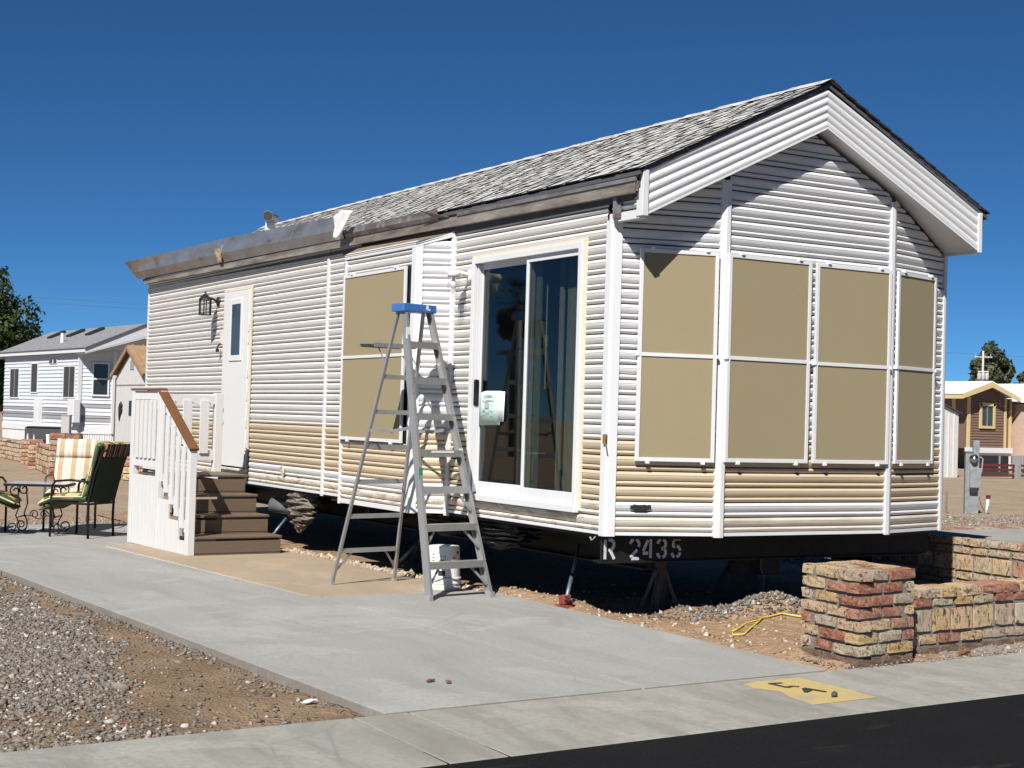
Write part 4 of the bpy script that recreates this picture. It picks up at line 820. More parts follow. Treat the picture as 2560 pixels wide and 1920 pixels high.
# ================================================================== step ladder
LFC = Vector((-.404, 1.512, 0)); la = Vector((.981, .194, 0)); lb = Vector((-.2394, .9709, 0))
L = thing('step_ladder', 'tall aluminium stepladder with blue top and paint spots in front of the home', 'ladder', LFC)
def lp(a, b, z): return LFC+la*a+lb*b+Vector((0, 0, z))
TB = .675
def fr_pt(sgn, z): t = z/2.39; return lp(sgn*(.332+(.150-.332)*t), (TB-.02)*t, z)
def rr_pt(sgn, z): t = z/2.39; return lp(sgn*(.340+(.135-.340)*t), 1.275+(TB+.06-1.275)*t, z)
for s_ in (-1, 1):
    o = mb(); p, q = fr_pt(s_, 0), fr_pt(s_, 2.41); o.bar(p, q, .004, .072, lb); off = la*(-s_*.012)
    up = lb.cross((q-p).normalized()); 
    for e in (-.034, .034): o.bar(p+lb*e+off, q+lb*e+off, .026, .004, lb)
    o.build('front_rail', 'aluminium', L)
    o = mb(); p, q = rr_pt(s_, 0), rr_pt(s_, 2.40); o.bar(p, q, .030, .022, lb); o.build('rear_rail', 'aluminium', L, bevel=.003)
    mb().obox(fr_pt(s_, .02), la, lb, (0, 0, 1), .018, .04, .02).build('foot', 'mid_grey', L)
    mb().obox(rr_pt(s_, .015), la, lb, (0, 0, 1), .018, .015, .016).build('foot', 'mid_grey', L)
for i in range(7):
    z = .297+.305*i; p, q = fr_pt(-1, z), fr_pt(1, z); c = (p+q)/2; hw = (q-p).length/2-.004
    o = mb().obox(c, la, lb, (0, 0, 1), hw, .040, .003).obox(c-lb*.038-Vector((0, 0, .026)), la, lb, (0, 0, 1), hw, .003, .028).obox(c+lb*.038-Vector((0, 0, .018)), la, lb, (0, 0, 1), hw, .003, .020); o.build('step', 'aluminium', L)
    if i < 3:
        for s_ in (-1, 1): mb().bar(c+la*s_*hw*.50+lb*.0-Vector((0, 0, .03)), fr_pt(s_, z-.20)+la*(-s_*.012), .022, .006, lb).build('brace', 'aluminium', L)
    if i < 6:
        p, q = rr_pt(-1, z+.005), rr_pt(1, z+.005); mb().obox((p+q)/2, la, lb, (0, 0, 1), (q-p).length/2, .006, .020).build('rear_rung', 'aluminium', L)
for s_ in (-1, 1):
    c = (rr_pt(-1, .30)+rr_pt(1, .30))/2; mb().bar(c+la*s_*.17, rr_pt(s_, .12), .018, .005, lb).build('brace', 'aluminium', L)
    p, q = fr_pt(s_, 1.40), rr_pt(s_, 1.36); mid = (p+q)/2-Vector((0, 0, .02)); o = mb().bar(p, mid, .006, .026).bar(mid, q, .006, .026).lathe(mid-la*.012, [(.016, 0), (.016, .024)], 10, la); o.build('spreader', 'aluminium', L)
c = lp(0, TB+.02, 2.41); cap = mb().obox(c+Vector((0, 0, .012)), la, lb, (0, 0, 1), .178, .085, .035).build('top_cap', 'blue_plastic', L, bevel=.006)
q = mb().obox(c-lb*.0858+la*.075+Vector((0, 0, .022)), la, lb, (0, 0, 1), .012, .0012, .020).obox(c-lb*.0858+la*.09+Vector((0, 0, .004)), la, lb, (0, 0, 1), .016, .0012, .007).build('paint_drip', 'paint_drip', L); q.parent = cap
sh = mb(); zz = 2.115
sh.obox(lp(-.012, 1.02, zz), la, lb, (0, 0, 1), .225, .10, .004).obox(lp(-.012, .918, zz-.012), la, lb, (0, 0, 1), .225, .003, .018).obox(lp(-.012, 1.12, zz-.012), la, lb, (0, 0, 1), .225, .003, .018); sh.build('pail_shelf', 'aluminium', L)
for s_ in (-1, 1): mb().bar(lp(s_*.15, .98, zz-.02), rr_pt(s_, 1.93), .012, .005, lb).build('shelf_brace', 'aluminium', L)
mb().obox(fr_pt(-1, 1.02)-lb*.038+la*.006, la, lb, (-.03, 0, 1), .018, .002, .05).build('green_tape', 'green_tape', L)
for (s_, z, h_) in ((1, 1.21, .02), (-1, 2.2, .05)): mb().obox(fr_pt(s_, z)-lb*.038-la*(.02 if s_ > 0 else 0), la, lb, (0, 0, 1), .02, .002, h_).build('paint_drip', 'paint_drip', L)
p, q = fr_pt(-1, 1.212), fr_pt(1, 1.212); mb().obox((p+q)/2-lb*.0425+la*.02-Vector((0, 0, .012)), la, lb, (0, 0, 1), .12, .001, .008).build('paint_drip', 'paint_drip', L)

# ================================================================== upside-down bucket
bc = (-.20, 2.20, .003); BK = thing('bucket', 'white plastic bucket standing upside down behind the stepladder', 'bucket', bc)
mb().lathe(bc, [(.158, 0), (.158, .018), (.150, .022), (.150, .045), (.156, .048), (.156, .062), (.149, .066), (.149, .085), (.155, .088), (.155, .10), (.147, .104), (.136, .355), (.132, .368), (.10, .372), (.0, .372)], 32).build('body', 'white_plastic', BK, False)
def wrap(name, a0, a1, z0, z1, mat, d=.0018):
    o = mb(); V = []; n = 8
    for i in range(n+1):
        a = R(a0+(a1-a0)*i/n)
        for z in (z0, z1):
            r_ = .147-(z-.104)*.0438+d; V.append((bc[0]+r_*math.cos(a), bc[1]+r_*math.sin(a), bc[2]+z))
    o.add(V, [(2*i, 2*i+2, 2*i+3, 2*i+1) for i in range(n)]); q = o.build(name, mat, BK, fix=False); sm = q.modifiers.new('solidify', 'SOLIDIFY'); sm.thickness = .001; return q
wrap('label', 222, 248, .22, .29, 'label_grey'); wrap('label', 224, 246, .225, .285, 'paper_white', .003); wrap('label', 226, 244, .23, .26, 'label_grey', .0042)
wrap('label', 224, 248, .12, .165, 'label_black'); wrap('label', 276, 286, .235, .285, 'orange_print'); wrap('label', 294, 306, .31, .33, 'label_black')
for k in range(5): wrap('print_line', 196, 208, .19+k*.027, .20+k*.027, 'label_grey')
mb().tube([(bc[0]+.158*math.cos(R(a)), bc[1]+.158*math.sin(R(a)), .05+.06*math.sin(R(a-200)*1.6)) for a in range(200, 313, 14)], .004, 6).build('wire_handle', 'mid_grey', BK)

# ================================================================== porch steps
SO = Vector((-1.385, 5.455, 0)); sa = Vector((.997, .078, 0)); sb = Vector((-.078, .997, 0))
ST = thing('porch_steps', 'white railed porch with four brown steps up to the entry door', 'porch', SO)
def sp_(a, b, z): return SO+sa*a+sb*b+Vector((0, 0, z))
UZ = Vector((0, 0, 1))
def sbx(o, a0, a1, b0, b1, z0, z1): return o.obox(sp_((a0+a1)/2, (b0+b1)/2, (z0+z1)/2), sa, sb, UZ, abs(a1-a0)/2, abs(b1-b0)/2, abs(z1-z0)/2)
zr = [.195, .39, .59, .79]; br = [0, .32, .62, .92]
for i in range(4):
    z0 = 0.003 if i == 0 else zr[i-1]; depth = .34 if i < 3 else .90
    wR = 1.03-[0, .10, .14, .19][i]*0
    sbx(mb(), .035, 1.0, br[i], br[i]+.02, z0, zr[i]-.05).build('riser', 'composite_deck', ST, bevel=.003)
    sbx(mb(), .035, 1.0, br[i]-.003, br[i]+.0, z0+.018, z0+.022).build('riser_groove', 'label_black', ST)
    if i < 3: sbx(mb(), .03, 1.01, br[i]-.012, br[i]+.15, zr[i]-.025, zr[i]).build('tread', 'composite_deck', ST, bevel=.005); sbx(mb(), .03, 1.01, br[i]+.156, br[i]+.325, zr[i]-.025, zr[i]).build('tread', 'composite_deck', ST, bevel=.005)
    else:
        for k in range(5): sbx(mb(), .03, 1.03, br[i]-.015+k*.148, br[i]-.015+k*.148+.142, zr[i]-.025, zr[i]).build('deck_board', 'composite_deck', ST, bevel=.004)
sbx(mb(), .98, 1.0, .02, 1.62, .003, .16).build('stringer', 'composite_deck', ST); sbx(mb(), .98, 1.0, .35, 1.62, .16, .36).build('stringer', 'composite_deck', ST); sbx(mb(), .98, 1.0, .65, 1.62, .36, .56).build('stringer', 'composite_deck', ST); sbx(mb(), .98, 1.0, .95, 1.62, .56, .76).build('stringer', 'composite_deck', ST)
HT = 1.69; bm_, bf_ = .89, 1.65
for (b_, z1) in ((.045, 1.075), (bm_, HT-.005), (bf_, HT-.005)): sbx(mb(), -.045, .03, b_-.045, b_+.045, .003, z1).build('post', 'white_wood', ST, bevel=.004)
sbx(mb(), -.03, .005, bm_+.045, bf_-.045, HT-.10, HT-.006).build('rail', 'white_wood', ST, bevel=.003)
sbx(mb(), -.03, .005, bm_+.045, bf_-.045, .86, .95).build('rail', 'white_wood', ST, bevel=.003)
sbx(mb(), -.055, .04, bm_-.02, bf_+.06, HT, HT+.022).build('rail_cap', 'handrail_brown', ST, bevel=.003)
for k in range(5):
    b_ = bm_+.085+k*.122; sbx(mb(), -.050, -.031, b_, b_+.075, .955, HT-.105).build('baluster', 'white_wood', ST, bevel=.002)
mb().bar(sp_(-.01, -.02, 1.085), sp_(-.01, bm_+.02, HT+.015), .10, .028, UZ).build('hand_rail', 'handrail_brown', ST, bevel=.004)
mb().bar(sp_(-.012, .06, 1.055), sp_(-.012, bm_-.01, HT-.075), .034, .085, UZ).build('rail', 'white_wood', ST, bevel=.003)
mb().bar(sp_(-.016, .03, .22), sp_(-.016, bm_, .87), .036, .10, UZ).build('rail', 'white_wood', ST, bevel=.003)
for k in range(5):
    b_ = .125+k*.15; t = b_/bm_; sbx(mb(), -.058, -.035, b_, b_+.085, .20+.67*t-.02, 1.05+.615*t-.02).build('baluster', 'white_wood', ST, bevel=.002)
for k in range(6):                                # board skirt under the landing rail
    b_ = bm_+.047+k*.111; sbx(mb(), -.032, -.008, b_, b_+.108, .004, .765).build('skirt_board', 'white_wood', ST, bevel=.002)
for i, (b0, b1, z1) in enumerate(((.09, .30, .145), (.30, .58, .34), (.58, .845, .535))):
    n_b = 2
    for k in range(n_b): w_ = (b1-b0)/n_b; sbx(mb(), -.030, -.008, b0+k*w_+.001, b0+(k+1)*w_-.001, .004, z1).build('skirt_board', 'white_wood', ST, bevel=.002)
# rail across the back of the landing
sbx(mb(), .92, 1.01, 1.60, 1.68, .79, 1.69).build('post', 'white_wood', ST, bevel=.004)
sbx(mb(), .02, .92, 1.62, 1.66, 1.56, 1.665).build('rail', 'white_wood', ST, bevel=.003); sbx(mb(), .02, .92, 1.62, 1.66, .92, 1.03).build('rail', 'white_wood', ST, bevel=.003)
for k in range(4): a0 = .12+k*.205; sbx(mb(), a0, a0+.105, 1.598, 1.618, 1.0, 1.60).build('baluster', 'white_wood', ST, bevel=.002)

# ================================================================== masonry
BV = []
def brick_meshes():
    out = {}
    for mt in ('brick_red', 'brick_yellow', 'brick_pale', 'brick_brown'):
        lst = []
        for k in range(5):
            b = bmesh.new(); bmesh.ops.create_cube(b, size=1.0); bmesh.ops.subdivide_edges(b, edges=b.edges, cuts=2, use_grid_fill=True); rg = random.Random(k*31+len(mt))
            for v in b.verts:
                e = sum(abs(abs(c)-.5) < 1e-4 for c in v.co); sh_ = 1-.035*(e-1 if e > 1 else 0)*rg.uniform(.3, 1.2)
                v.co = Vector((v.co.x*(1-(1-sh_)*.4)*.985+rg.uniform(-.008, .008), v.co.y*sh_+rg.uniform(-.035, .035), v.co.z*sh_+rg.uniform(-.045, .045)))
            me = bpy.data.meshes.new('brick'); b.to_mesh(me); b.free(); me.materials.append(MT[mt]); lst.append(me)
        out[mt] = lst
    return out
BM = brick_meshes()
def put_brick(parent, c, u, Lh, Dp, Hh, mt, name='brick'):
    o = bpy.data.objects.new(name, random.choice(BM[mt])); C.objects.link(o); o.parent = parent
    o.location = Vector(c)-OFF[parent.name]; o.scale = (Lh, Dp, Hh); o.rotation_euler = (random.uniform(-.02, .02), random.uniform(-.025, .025), math.atan2(u[1], u[0])+random.uniform(-.012, .012)); return o
def pick(wr=.4): return random.choices(('brick_red', 'brick_yellow', 'brick_pale'), (wr, .38, .22))[0]
def brick_run(parent, p0, p1, nrm, z0, rows, Lr=(.17, .24), gap=.024, depth=.095, wr=.4, proud=.008):
    p0 = Vector((p0[0], p0[1], 0)); p1 = Vector((p1[0], p1[1], 0)); u = (p1-p0); tot = u.length; u.normalize(); n = Vector((nrm[0], nrm[1], 0)).normalized(); z = z0
    for ri, (h, kind) in enumerate(rows):
        s_ = -random.uniform(0, .08) if ri else 0
        while s_ < tot-.03:
            Lb = random.uniform(*Lr); a = max(s_, 0); b_ = min(s_+Lb, tot)
            if tot-b_ < .06: b_ = tot
            if b_-a > .045:
                mt = 'brick_brown' if kind == 'brown' else pick(wr if kind != 'tall' else .12)
                put_brick(parent, p0+u*((a+b_)/2)+n*(proud-depth/2+random.uniform(-.006, .006))+Vector((0, 0, z+h/2)), u, b_-a, depth, h, mt)
            s_ = b_+gap
        z += h+.022
# pillar
PC = [Vector((.36, -1.83, 0)), Vector((.325, -2.39, 0)), Vector((.875, -2.30, 0)), Vector((.91, -1.75, 0))]
PL = thing('brick_pillar', 'short square pillar of red and yellow bricks at the driveway corner', 'pillar', (.6, -2.07, -.02))
cen = sum(PC, Vector())/4
mb().prism([p*.975+cen*.025+Vector((0, 0, -.05)) for p in PC], (0, 0, .628)).build('mortar_core', 'mortar', PL, bevel=.01)
z = -.015; ci = 0
for h, kd in ((.062, 'brown'), (.062, ''), (.062, ''), (.062, ''), (.062, ''), (.062, ''), (.062, ''), (.062, '')):
    for k in range(4):
        p, q = PC[k], PC[(k+1) % 4]; u = (q-p).normalized(); n = Vector((u.y, -u.x, 0)); n = -n if n.dot(p-cen) < 0 else n; tot = (q-p).length
        lo, hi = (.0, tot-.118) if ci % 2 == 0 else (.118, tot)
        cutp = [lo]; sp1 = lo+random.uniform(.17, .25); cutp += [sp1]
        if hi-sp1 > .30: cutp.append(sp1+random.uniform(.15, .2))
        cutp.append(hi)
        for a, b_ in zip(cutp[:-1], cutp[1:]):
            e = .0125
            aa = -.012 if a == lo and lo == 0 else a+e; bb = b_+(.012 if hi == tot else 0) if b_ == hi else b_-e
            put_brick(PL, p+u*((aa+bb)/2)+n*(.006-.05+random.uniform(-.004, .004))+Vector((0, 0, z+h/2)), u, bb-aa, .105, h, 'brick_brown' if kd else pick(.5))
    z += h+.0165; ci += 1
for i in range(3):
    for j in range(2): put_brick(PL, cen+Vector((-.13+i*.13, -.1+j*.2, z-.052)), (0, 1), .17, .11, .06, pick(.4))
# low wall running right from the pillar
def wy(x): return -2.10+.11*(x-.95)
LW = thing('low_brick_wall', 'low brick wall with one tall course beside the brick pillar along the kerb', 'wall', (2.2, -1.9, -.03))
mb().prism([(.945, wy(.945)+.006, -.05), (4.2, wy(4.2)+.006, -.05), (4.2, wy(4.2)+.20, -.05), (.945, wy(.945)+.20, -.05)], (0, 0, .455)).build('mortar_core', 'mortar', LW)
brick_run(LW, (.94, wy(.94)), (4.2, wy(4.2)), (.11, -1), -.04, [(.07, 'brown'), (.06, ''), (.15, 'tall'), (.058, '')], wr=.3)
x_ = .94
while x_ < 4.1:
    l_ = random.uniform(.19, .25); x2 = min(x_+l_, 4.2); put_brick(LW, ((x_+x2)/2, wy((x_+x2)/2)+.095, .395), (1, .11), x2-x_-.014, .215, .062, pick(.15)); x_ = x2
# retaining wall and raised patio on the right
RW = thing('retaining_wall', 'brick retaining wall of the raised patio right of the home', 'wall', (5.1, 1.2, -.05))
mb().box(5.007, -.6, -.08, 5.26, 3.0, .38).build('mortar_core', 'mortar', RW)
brick_run(RW, (5.0, -.6), (5.0, 2.95), (-1, 0), -.03, [(.062, ''), (.062, ''), (.145, 'tall'), (.058, ''), (.062, '')], (.19, .27), wr=.18)
yy = -.6
while yy < 2.95:
    l_ = random.uniform(.09, .13); put_brick(RW, (5.125, yy+l_/2, .408), (1, 0), .26, l_-.010, .055, random.choices(('brick_pale', 'brick_red', 'brick_yellow'), (.6, .25, .15))[0]); yy += l_
mb().box(5.262, -.6, -.09, 11, 2.35, .422).build('raised_patio', 'concrete_curb', kind='structure')
RB = thing('brick_edging', 'far red brick edging of the raised patio before the gravel', 'edging', (7.1, 2.5, .3))
xx = 5.27
while xx < 11:
    l_ = random.uniform(.10, .14); put_brick(RB, (xx+l_/2, 2.49, .40), (1, 0), l_-.010, .27, .055, random.choice(('brick_pale', 'brick_red'))); xx += l_
mb().box(5.27, 2.355, -.09, 11, 2.62, .37).build('mortar_core', 'mortar', RB)
# small things by the wall
rg = thing('work_glove', 'small crumpled white and black rag with yellow tip on the low wall beside the pillar', 'rag', (1.0, -1.98, .425))
crv = mb(); V0, F0 = ico()
for (c, s_) in (((.985, -1.96, .455), (.035, .03, .03)), ((.985, -1.95, .495), (.022, .02, .035)), ((1.03, -1.96, .435), (.05, .03, .012))): crv.add([(c[0]+v[0]*s_[0]*(1+.2*math.sin(i*5)), c[1]+v[1]*s_[1], c[2]+v[2]*s_[2]*(1+.2*math.cos(i*3))) for i, v in enumerate(V0)], [tuple(f) for f in F0])
crv.build('white_cloth', 'rag_white', rg); mb().obox((1.035, -1.955, .482), (1, 0, -.35), (0, 1, 0), (.35, 0, 1), .025, .01, .006).build('yellow_tip', 'rag_yellow', rg); mb().obox((1.04, -1.95, .462), (1, 0, -.2), (0, 1, 0), (.2, 0, 1), .03, .02, .010).obox((.99, -1.95, .53), (1, 0, 0), (0, 1, 0), (0, 0, 1), .02, .012, .006).build('black_cuff', 'label_black', rg)
hp = [(.576, -.827), (.757, -.668), (.959, -.508), (1.211, -.353), (1.32, -.285), (1.406, -.259), (1.50, -.225), (1.57, -.204), (1.639, -.25), (1.72, -.40), (1.80, -.55)]
hq = [(1.30, -.30), (1.135, -.431), (.906, -.654), (.70, -.84), (.60, -.93), (.53, -.90), (.576, -.827)]
hose = mb().tube([(p[0], p[1], float(zdirt(np.array(p[0]), np.array(p[1])))+.014) for p in hp], .0065, 6).tube([(p[0], p[1], float(zdirt(np.array(p[0]), np.array(p[1])))+.012) for p in hq], .0065, 6).build('extension_cord', 'hose_yellow', None, True)
tag(hose, 'thin yellow extension cord looped on the dirt left of the brick pillar', 'cord')
tag(mb().prism([(1.0, .30, .015), (1.25, .26, .02), (1.26, .33, .02), (1.01, .38, .015)], (0, 0, .008)).build('metal_plate', 'dark_grey'), 'dark flat metal plate on the dirt by the front jack stand', 'plate')
tag(mb().obox((1.50, -.10, .035), (1, -.2, 0), (0, 1, 0), (0, 0, 1), .05, .018, .010).build('wood_scrap', 'maroon'), 'dark red wood scrap lying on the gravel heap under the home', 'scrap')

# ================================================================== notice and rag on the home
NP = thing('paper_notice', 'pale green printed notice taped inside the sliding glass door', 'paper', (-.02, 1.83, 1.57))
def sheetp(y0, y1, z0, z1, x, mat, name, bow=.02):
    o = mb(); V = []; n = 8
    for i in range(n+1):
        t = i/n; y = y0+(y1-y0)*t; V += [(x-bow*math.sin(3.14*t), y, z0+.01*t), (x-bow*math.sin(3.14*t)*.8, y-.01, z1-.02*max(0, .3-t)*3)]
    o.add(V, [(2*i, 2*i+2, 2*i+3, 2*i+1) for i in range(n)]); q = o.build(name, mat, NP, True, fix=False); sm = q.modifiers.new('solidify', 'SOLIDIFY'); sm.thickness = .0008; return q
sheetp(2.03, 1.66, 1.43, 1.73, .012, 'paper_green', 'front_page', .015); sheetp(1.80, 1.60, 1.46, 1.725, .0135, 'paper_white', 'rear_page', .006)
pr = mb()
def pl(y0, y1, z0, z1): pr.box(-.0075, y0, z0, -.0062, y1, z1)
for a in ((1.78, 1.92, 1.69, 1.697), (1.77, 1.93, 1.678, 1.684), (1.73, 1.96, 1.655, 1.659), (1.75, 1.94, 1.642, 1.648), (1.83, 1.90, 1.58, 1.632), (1.75, 1.82, 1.615, 1.618), (1.90, 1.94, 1.555, 1.57), (1.76, 1.83, 1.563, 1.566), (1.76, 1.83, 1.555, 1.558), (1.83, 1.88, 1.535, 1.55), (1.88, 1.97, 1.525, 1.528), (1.75, 1.80, 1.515, 1.52)): pl(*a)
pr.build('printing', 'print_grey', NP)
bag = thing('plastic_rag', 'white plastic rag snagged on the roof eave above the bay window', 'rag', (-.12, 4.72, 3.42))
o = mb(); V = []
for j in range(11):
    t = j/10; w = .40*(1-t)**.75+.03
    for i in range(9):
        s_ = i/8-.5; V.append((-.17-.05*math.sin(3.14*i/8)-.016*math.sin(i*1.5+t*4), 4.66-w*s_+.10*t, 3.55-.27*t-.12*s_*s_*(1-t)+.05*s_*(1-t)))
o.add(V, [(j*9+i, j*9+i+1, (j+1)*9+i+1, (j+1)*9+i) for j in range(10) for i in range(8)]); q = o.build('sheet', 'rag_white', bag, True, fix=False); sm = q.modifiers.new('solidify', 'SOLIDIFY'); sm.thickness = .004

# ================================================================== patio furniture
def chair_parts(t_, cush, back, seatc, frame='black_metal', full=True):
    # local: x right, y forward (sitter faces +y), at the origin
    def B(o, name, mat, par=t_, **k):
        q = o.build(name, mat, None, **k); q.parent = par; return q
    w, d = .26, .25
    for s_ in (-1, 1):
        B(mb().tube([(s_*w, d, 0), (s_*w, d, .40), (s_*w, d-.01, .58), (s_*w, d-.05, .635), (s_*w, .0, .655), (s_*w, -d-.02, .64)], .014, 8), 'arm_rail', frame, smooth=True)
        B(mb().tube([(s_*w*.98, -d, 0), (s_*w*.98, -d+.015, .22), (s_*w*.98, -d+.01, .42), (s_*w*.98, -d-.06, .72), (s_*w*.98, -d-.16, 1.0), (s_*w*.98, -d-.23, 1.02)], .015, 8), 'rear_leg', frame, smooth=True)
    fr_ = mb().tube([(-w, d, .39), (w, d, .39)], .013, 6).tube([(-w, -d, .39), (w, -d, .39)], .013, 6)
    for s_ in (-1, 1): fr_.tube([(s_*w, d, .39), (s_*w, -d, .39)], .013, 6)
    B(fr_, 'seat_frame', frame)
    B(mb().add([(-w+.01, -d+.0, .41), (w-.01, -d+.0, .41), (w-.01, -d-.155, .99), (-w+.01, -d-.155, .99)], [(0, 1, 2, 3)]).add([(-w+.01, -d-.006, .41), (w-.01, -d-.006, .41), (w-.01, -d-.161, .99), (-w+.01, -d-.161, .99)], [(0, 1, 2, 3)]), 'sling_back', back)
    def pad(o, p0, p1, up, th, ww, n=9):
        V = []; p0 = Vector(p0); p1 = Vector(p1); up = Vector(up).normalized()
        prof = [(-1, .0), (-.97, .7), (-.85, 1), (0, 1.08), (.85, 1), (.97, .7), (1, 0)]
        for i in range(n+1):
            t = i/n; e = .5+.5*min(1, 4*min(t, 1-t)+.15); 
            for (a, h) in prof: V.append(p0.lerp(p1, t)+Vector((a*ww, 0, 0))+up*th*(.35+.65*h*e))
            for (a, h) in prof[::-1]: V.append(p0.lerp(p1, t)+Vector((a*ww, 0, 0))+up*th*(.35-.35*h*e))
        k = len(prof)*2; o.add(V, [(i*k+j, i*k+(j+1) % k, (i+1)*k+(j+1) % k, (i+1)*k+j) for i in range(n) for j in range(k)]+[tuple(range(k))[::-1], tuple(range(n*k, n*k+k))]); return o
    sc_ = B(pad(mb(), (0, -d+.02, .41), (0, d-.02, .42), (0, 0, 1), .085, .25), 'seat_cushion', seatc, smooth=True)
    B(pad(mb(), (0, d-.03, .42), (0, d+.16, .34), (0, .35, 1), .075, .25), 'cushion_flap', seatc, par=sc_, smooth=True)
    bc_ = B(pad(mb(), (0, -d+.06, .46), (0, -d-.06, .84), (0, 1, .3), .09, .25), 'back_cushion', cush, smooth=True)
    B(pad(mb(), (0, -d-.065, .85), (0, -d-.13, 1.07), (0, 1, .3), .09, .25), 'head_cushion', cush, par=bc_, smooth=True)
    if full:
        pp = mb()
        for s_ in (-1, 1): pp.tube([(s_*.25, d+.17, .375), (s_*.252, d-.02, .455), (s_*.252, -d+.10, .47), (s_*.252, -d+.0, .80), (s_*.252, -d-.05, 1.04)], .009, 5)
        pp.tube([(-.25, d+.175, .372), (.25, d+.175, .372)], .009, 5); B(pp, 'cushion_piping', 'piping_cream', par=sc_)
        sd_ = mb()
        for s_ in (-1, 1): sd_.tube([(s_*.256, d+.15, .35), (s_*.258, d-.02, .425), (s_*.258, -d+.04, .435), (s_*.258, -d-.04, .80), (s_*.258, -d-.10, 1.05)], .017, 6)
        B(sd_, 'cushion_side', 'cushion_green', par=sc_, smooth=True)
def place(t_, x, y, fx, fy):
    t_.location = (x, y, 0); t_.rotation_euler = (0, 0, math.atan2(fy, fx)-math.pi/2)
g1 = thing('patio_chair', 'black metal patio chair with green floral cushion, its back towards the porch', 'chair', (0, 0, 0), 'chairs round the patio table'); OFF[g1.name] = Vector()
chair_parts(g1, 'cushion_floral', 'green_sling', 'cushion_floral')
# striped outer face of the head cushion
q = mb().obox((0, -.44, 1.005), (1, 0, 0), (0, .3, -1), (0, 1, .3), .252, .075, .012).build('cushion_band', 'cushion_dark_stripe'); q.parent = g1
q = mb().obox((0, .34, .335), (1, 0, 0), (0, 1, -.45), (0, .45, 1), .24, .09, .008).build('cushion_underside', 'cushion_olive_stripe'); q.parent = g1
g3 = copy_tree(g1); g3['label'] = 'green floral patio chair mostly cut off at the left edge of the picture'
place(g1, -1.83, 8.02, -.55, .62)
place(g3, -2.86, 8.62, .85, -.35)
g2 = thing('patio_chair', 'patio chair with beige and white striped cushions behind the green one', 'chair', (0, 0, 0), 'chairs round the patio table'); OFF[g2.name] = Vector()
chair_parts(g2, 'cushion_tan_stripe', 'mid_grey', 'cushion_tan_stripe', 'steel_grey', False)
place(g2, -1.72, 9.02, -.42, -.9)
TBL = thing('patio_table', 'wrought iron patio table with scrolled legs beside the green chair', 'table', (-2.22, 8.45, 0)); tc_ = Vector((-2.22, 8.45, 0)); ta = Vector((.9, -.43, 0)).normalized(); tb_ = Vector((.43, .9, 0)).normalized()
def tp(a, b, z): return tc_+ta*a+tb_*b+UZ*z
mb().obox(tp(0, 0, .585), ta, tb_, UZ, .34, .26, .006).build('table_top', 'glass_top', TBL)
fr_ = mb(); cs = [tp(-.345, -.265, .575), tp(.345, -.265, .575), tp(.345, .265, .575), tp(-.345, .265, .575)]
for i in range(4): fr_.bar(cs[i], cs[(i+1) % 4], .02, .028)
fr_.build('top_frame', 'black_metal', TBL)
def spiral(c, u, r0, r1, a0, turns, n=22): return [c+u*((r0+(r1-r0)*i/n)*math.cos(a0+turns*6.283*i/n))+UZ*((r0+(r1-r0)*i/n)*math.sin(a0+turns*6.283*i/n)) for i in range(n+1)]
for sa_ in (-1, 1):
    for sb_ in (-1, 1):
        u = (ta*sa_+tb_*sb_*.3).normalized(); base = tp(sa_*.20, sb_*.20, 0)
        pth = spiral(base+u*.035+UZ*.49, u, .025, .075, 3.5, -1.25)[:]
        top = spiral(base+u*.03+UZ*.50, u, .02, .07, 0, 1.3); low = spiral(base+u*.05+UZ*.085, u, .075, .022, 3.14, 1.35)
        mid = [top[-1], base-u*.02+UZ*.34, base+u*.02+UZ*.22, base-u*.02+UZ*.13, low[0]]
        mb().tube(top+mid[1:-1]+low, .008, 6).build('leg', 'black_metal', TBL, True)
st_ = mb().tube([tp(-.2, 0, .2), tp(-.1, 0, .21), tp(0, 0, .17), tp(.1, 0, .21), tp(.2, 0, .2)], .007, 6)
for s_ in (-1, 1): st_.tube(spiral(tp(s_*.055, 0, .225), ta*s_, .05, .018, 0, 1.2), .007, 6)
for s_ in (-1, 1): st_.tube([tp(s_*.2, -.2, .2), tp(s_*.2, .2, .2)], .007, 6)
st_.build('stretcher', 'black_metal', TBL, True)

# ================================================================== left background
def stone_wall(name, label, pts, h, th, rows, Lr, cat='wall', grp=None, wr=.35, nrm=None):
    c = sum((Vector((p[0], p[1], 0)) for p in pts), Vector())/len(pts); t_ = thing(name, label, cat, (c.x, c.y, -.09), grp)
    for p, q in zip(pts[:-1], pts[1:]):
        p_ = Vector((p[0], p[1], 0)); q_ = Vector((q[0], q[1], 0)); u = (q_-p_).normalized(); n = Vector((u.y, -u.x, 0)); n = n if n.dot(Vector((-6.4, -9.5, 0))-p_) > 0 else -n
        mb().prism([p_+UZ*-.09, q_+UZ*-.09, q_-n*th+UZ*-.09, p_-n*th+UZ*-.09], (0, 0, h+.08)).build('mortar_core', 'mortar', t_)
        rh = (h+.05)/rows; brick_run(t_, p_, q_, n, -.07, [(rh-.022, '')]*rows, Lr, .02, .12, wr, .025)
        nn = max(1, int((q_-p_).length/.4))
        for i in range(nn): put_brick(t_, p_+u*((i+.5)*(q_-p_).length/nn)-n*th/2+UZ*(h+.02), u, (q_-p_).length/nn-.02, th+.05, .06, random.choice(('brick_brown', 'brick_red', 'brick_pale')))
    return t_
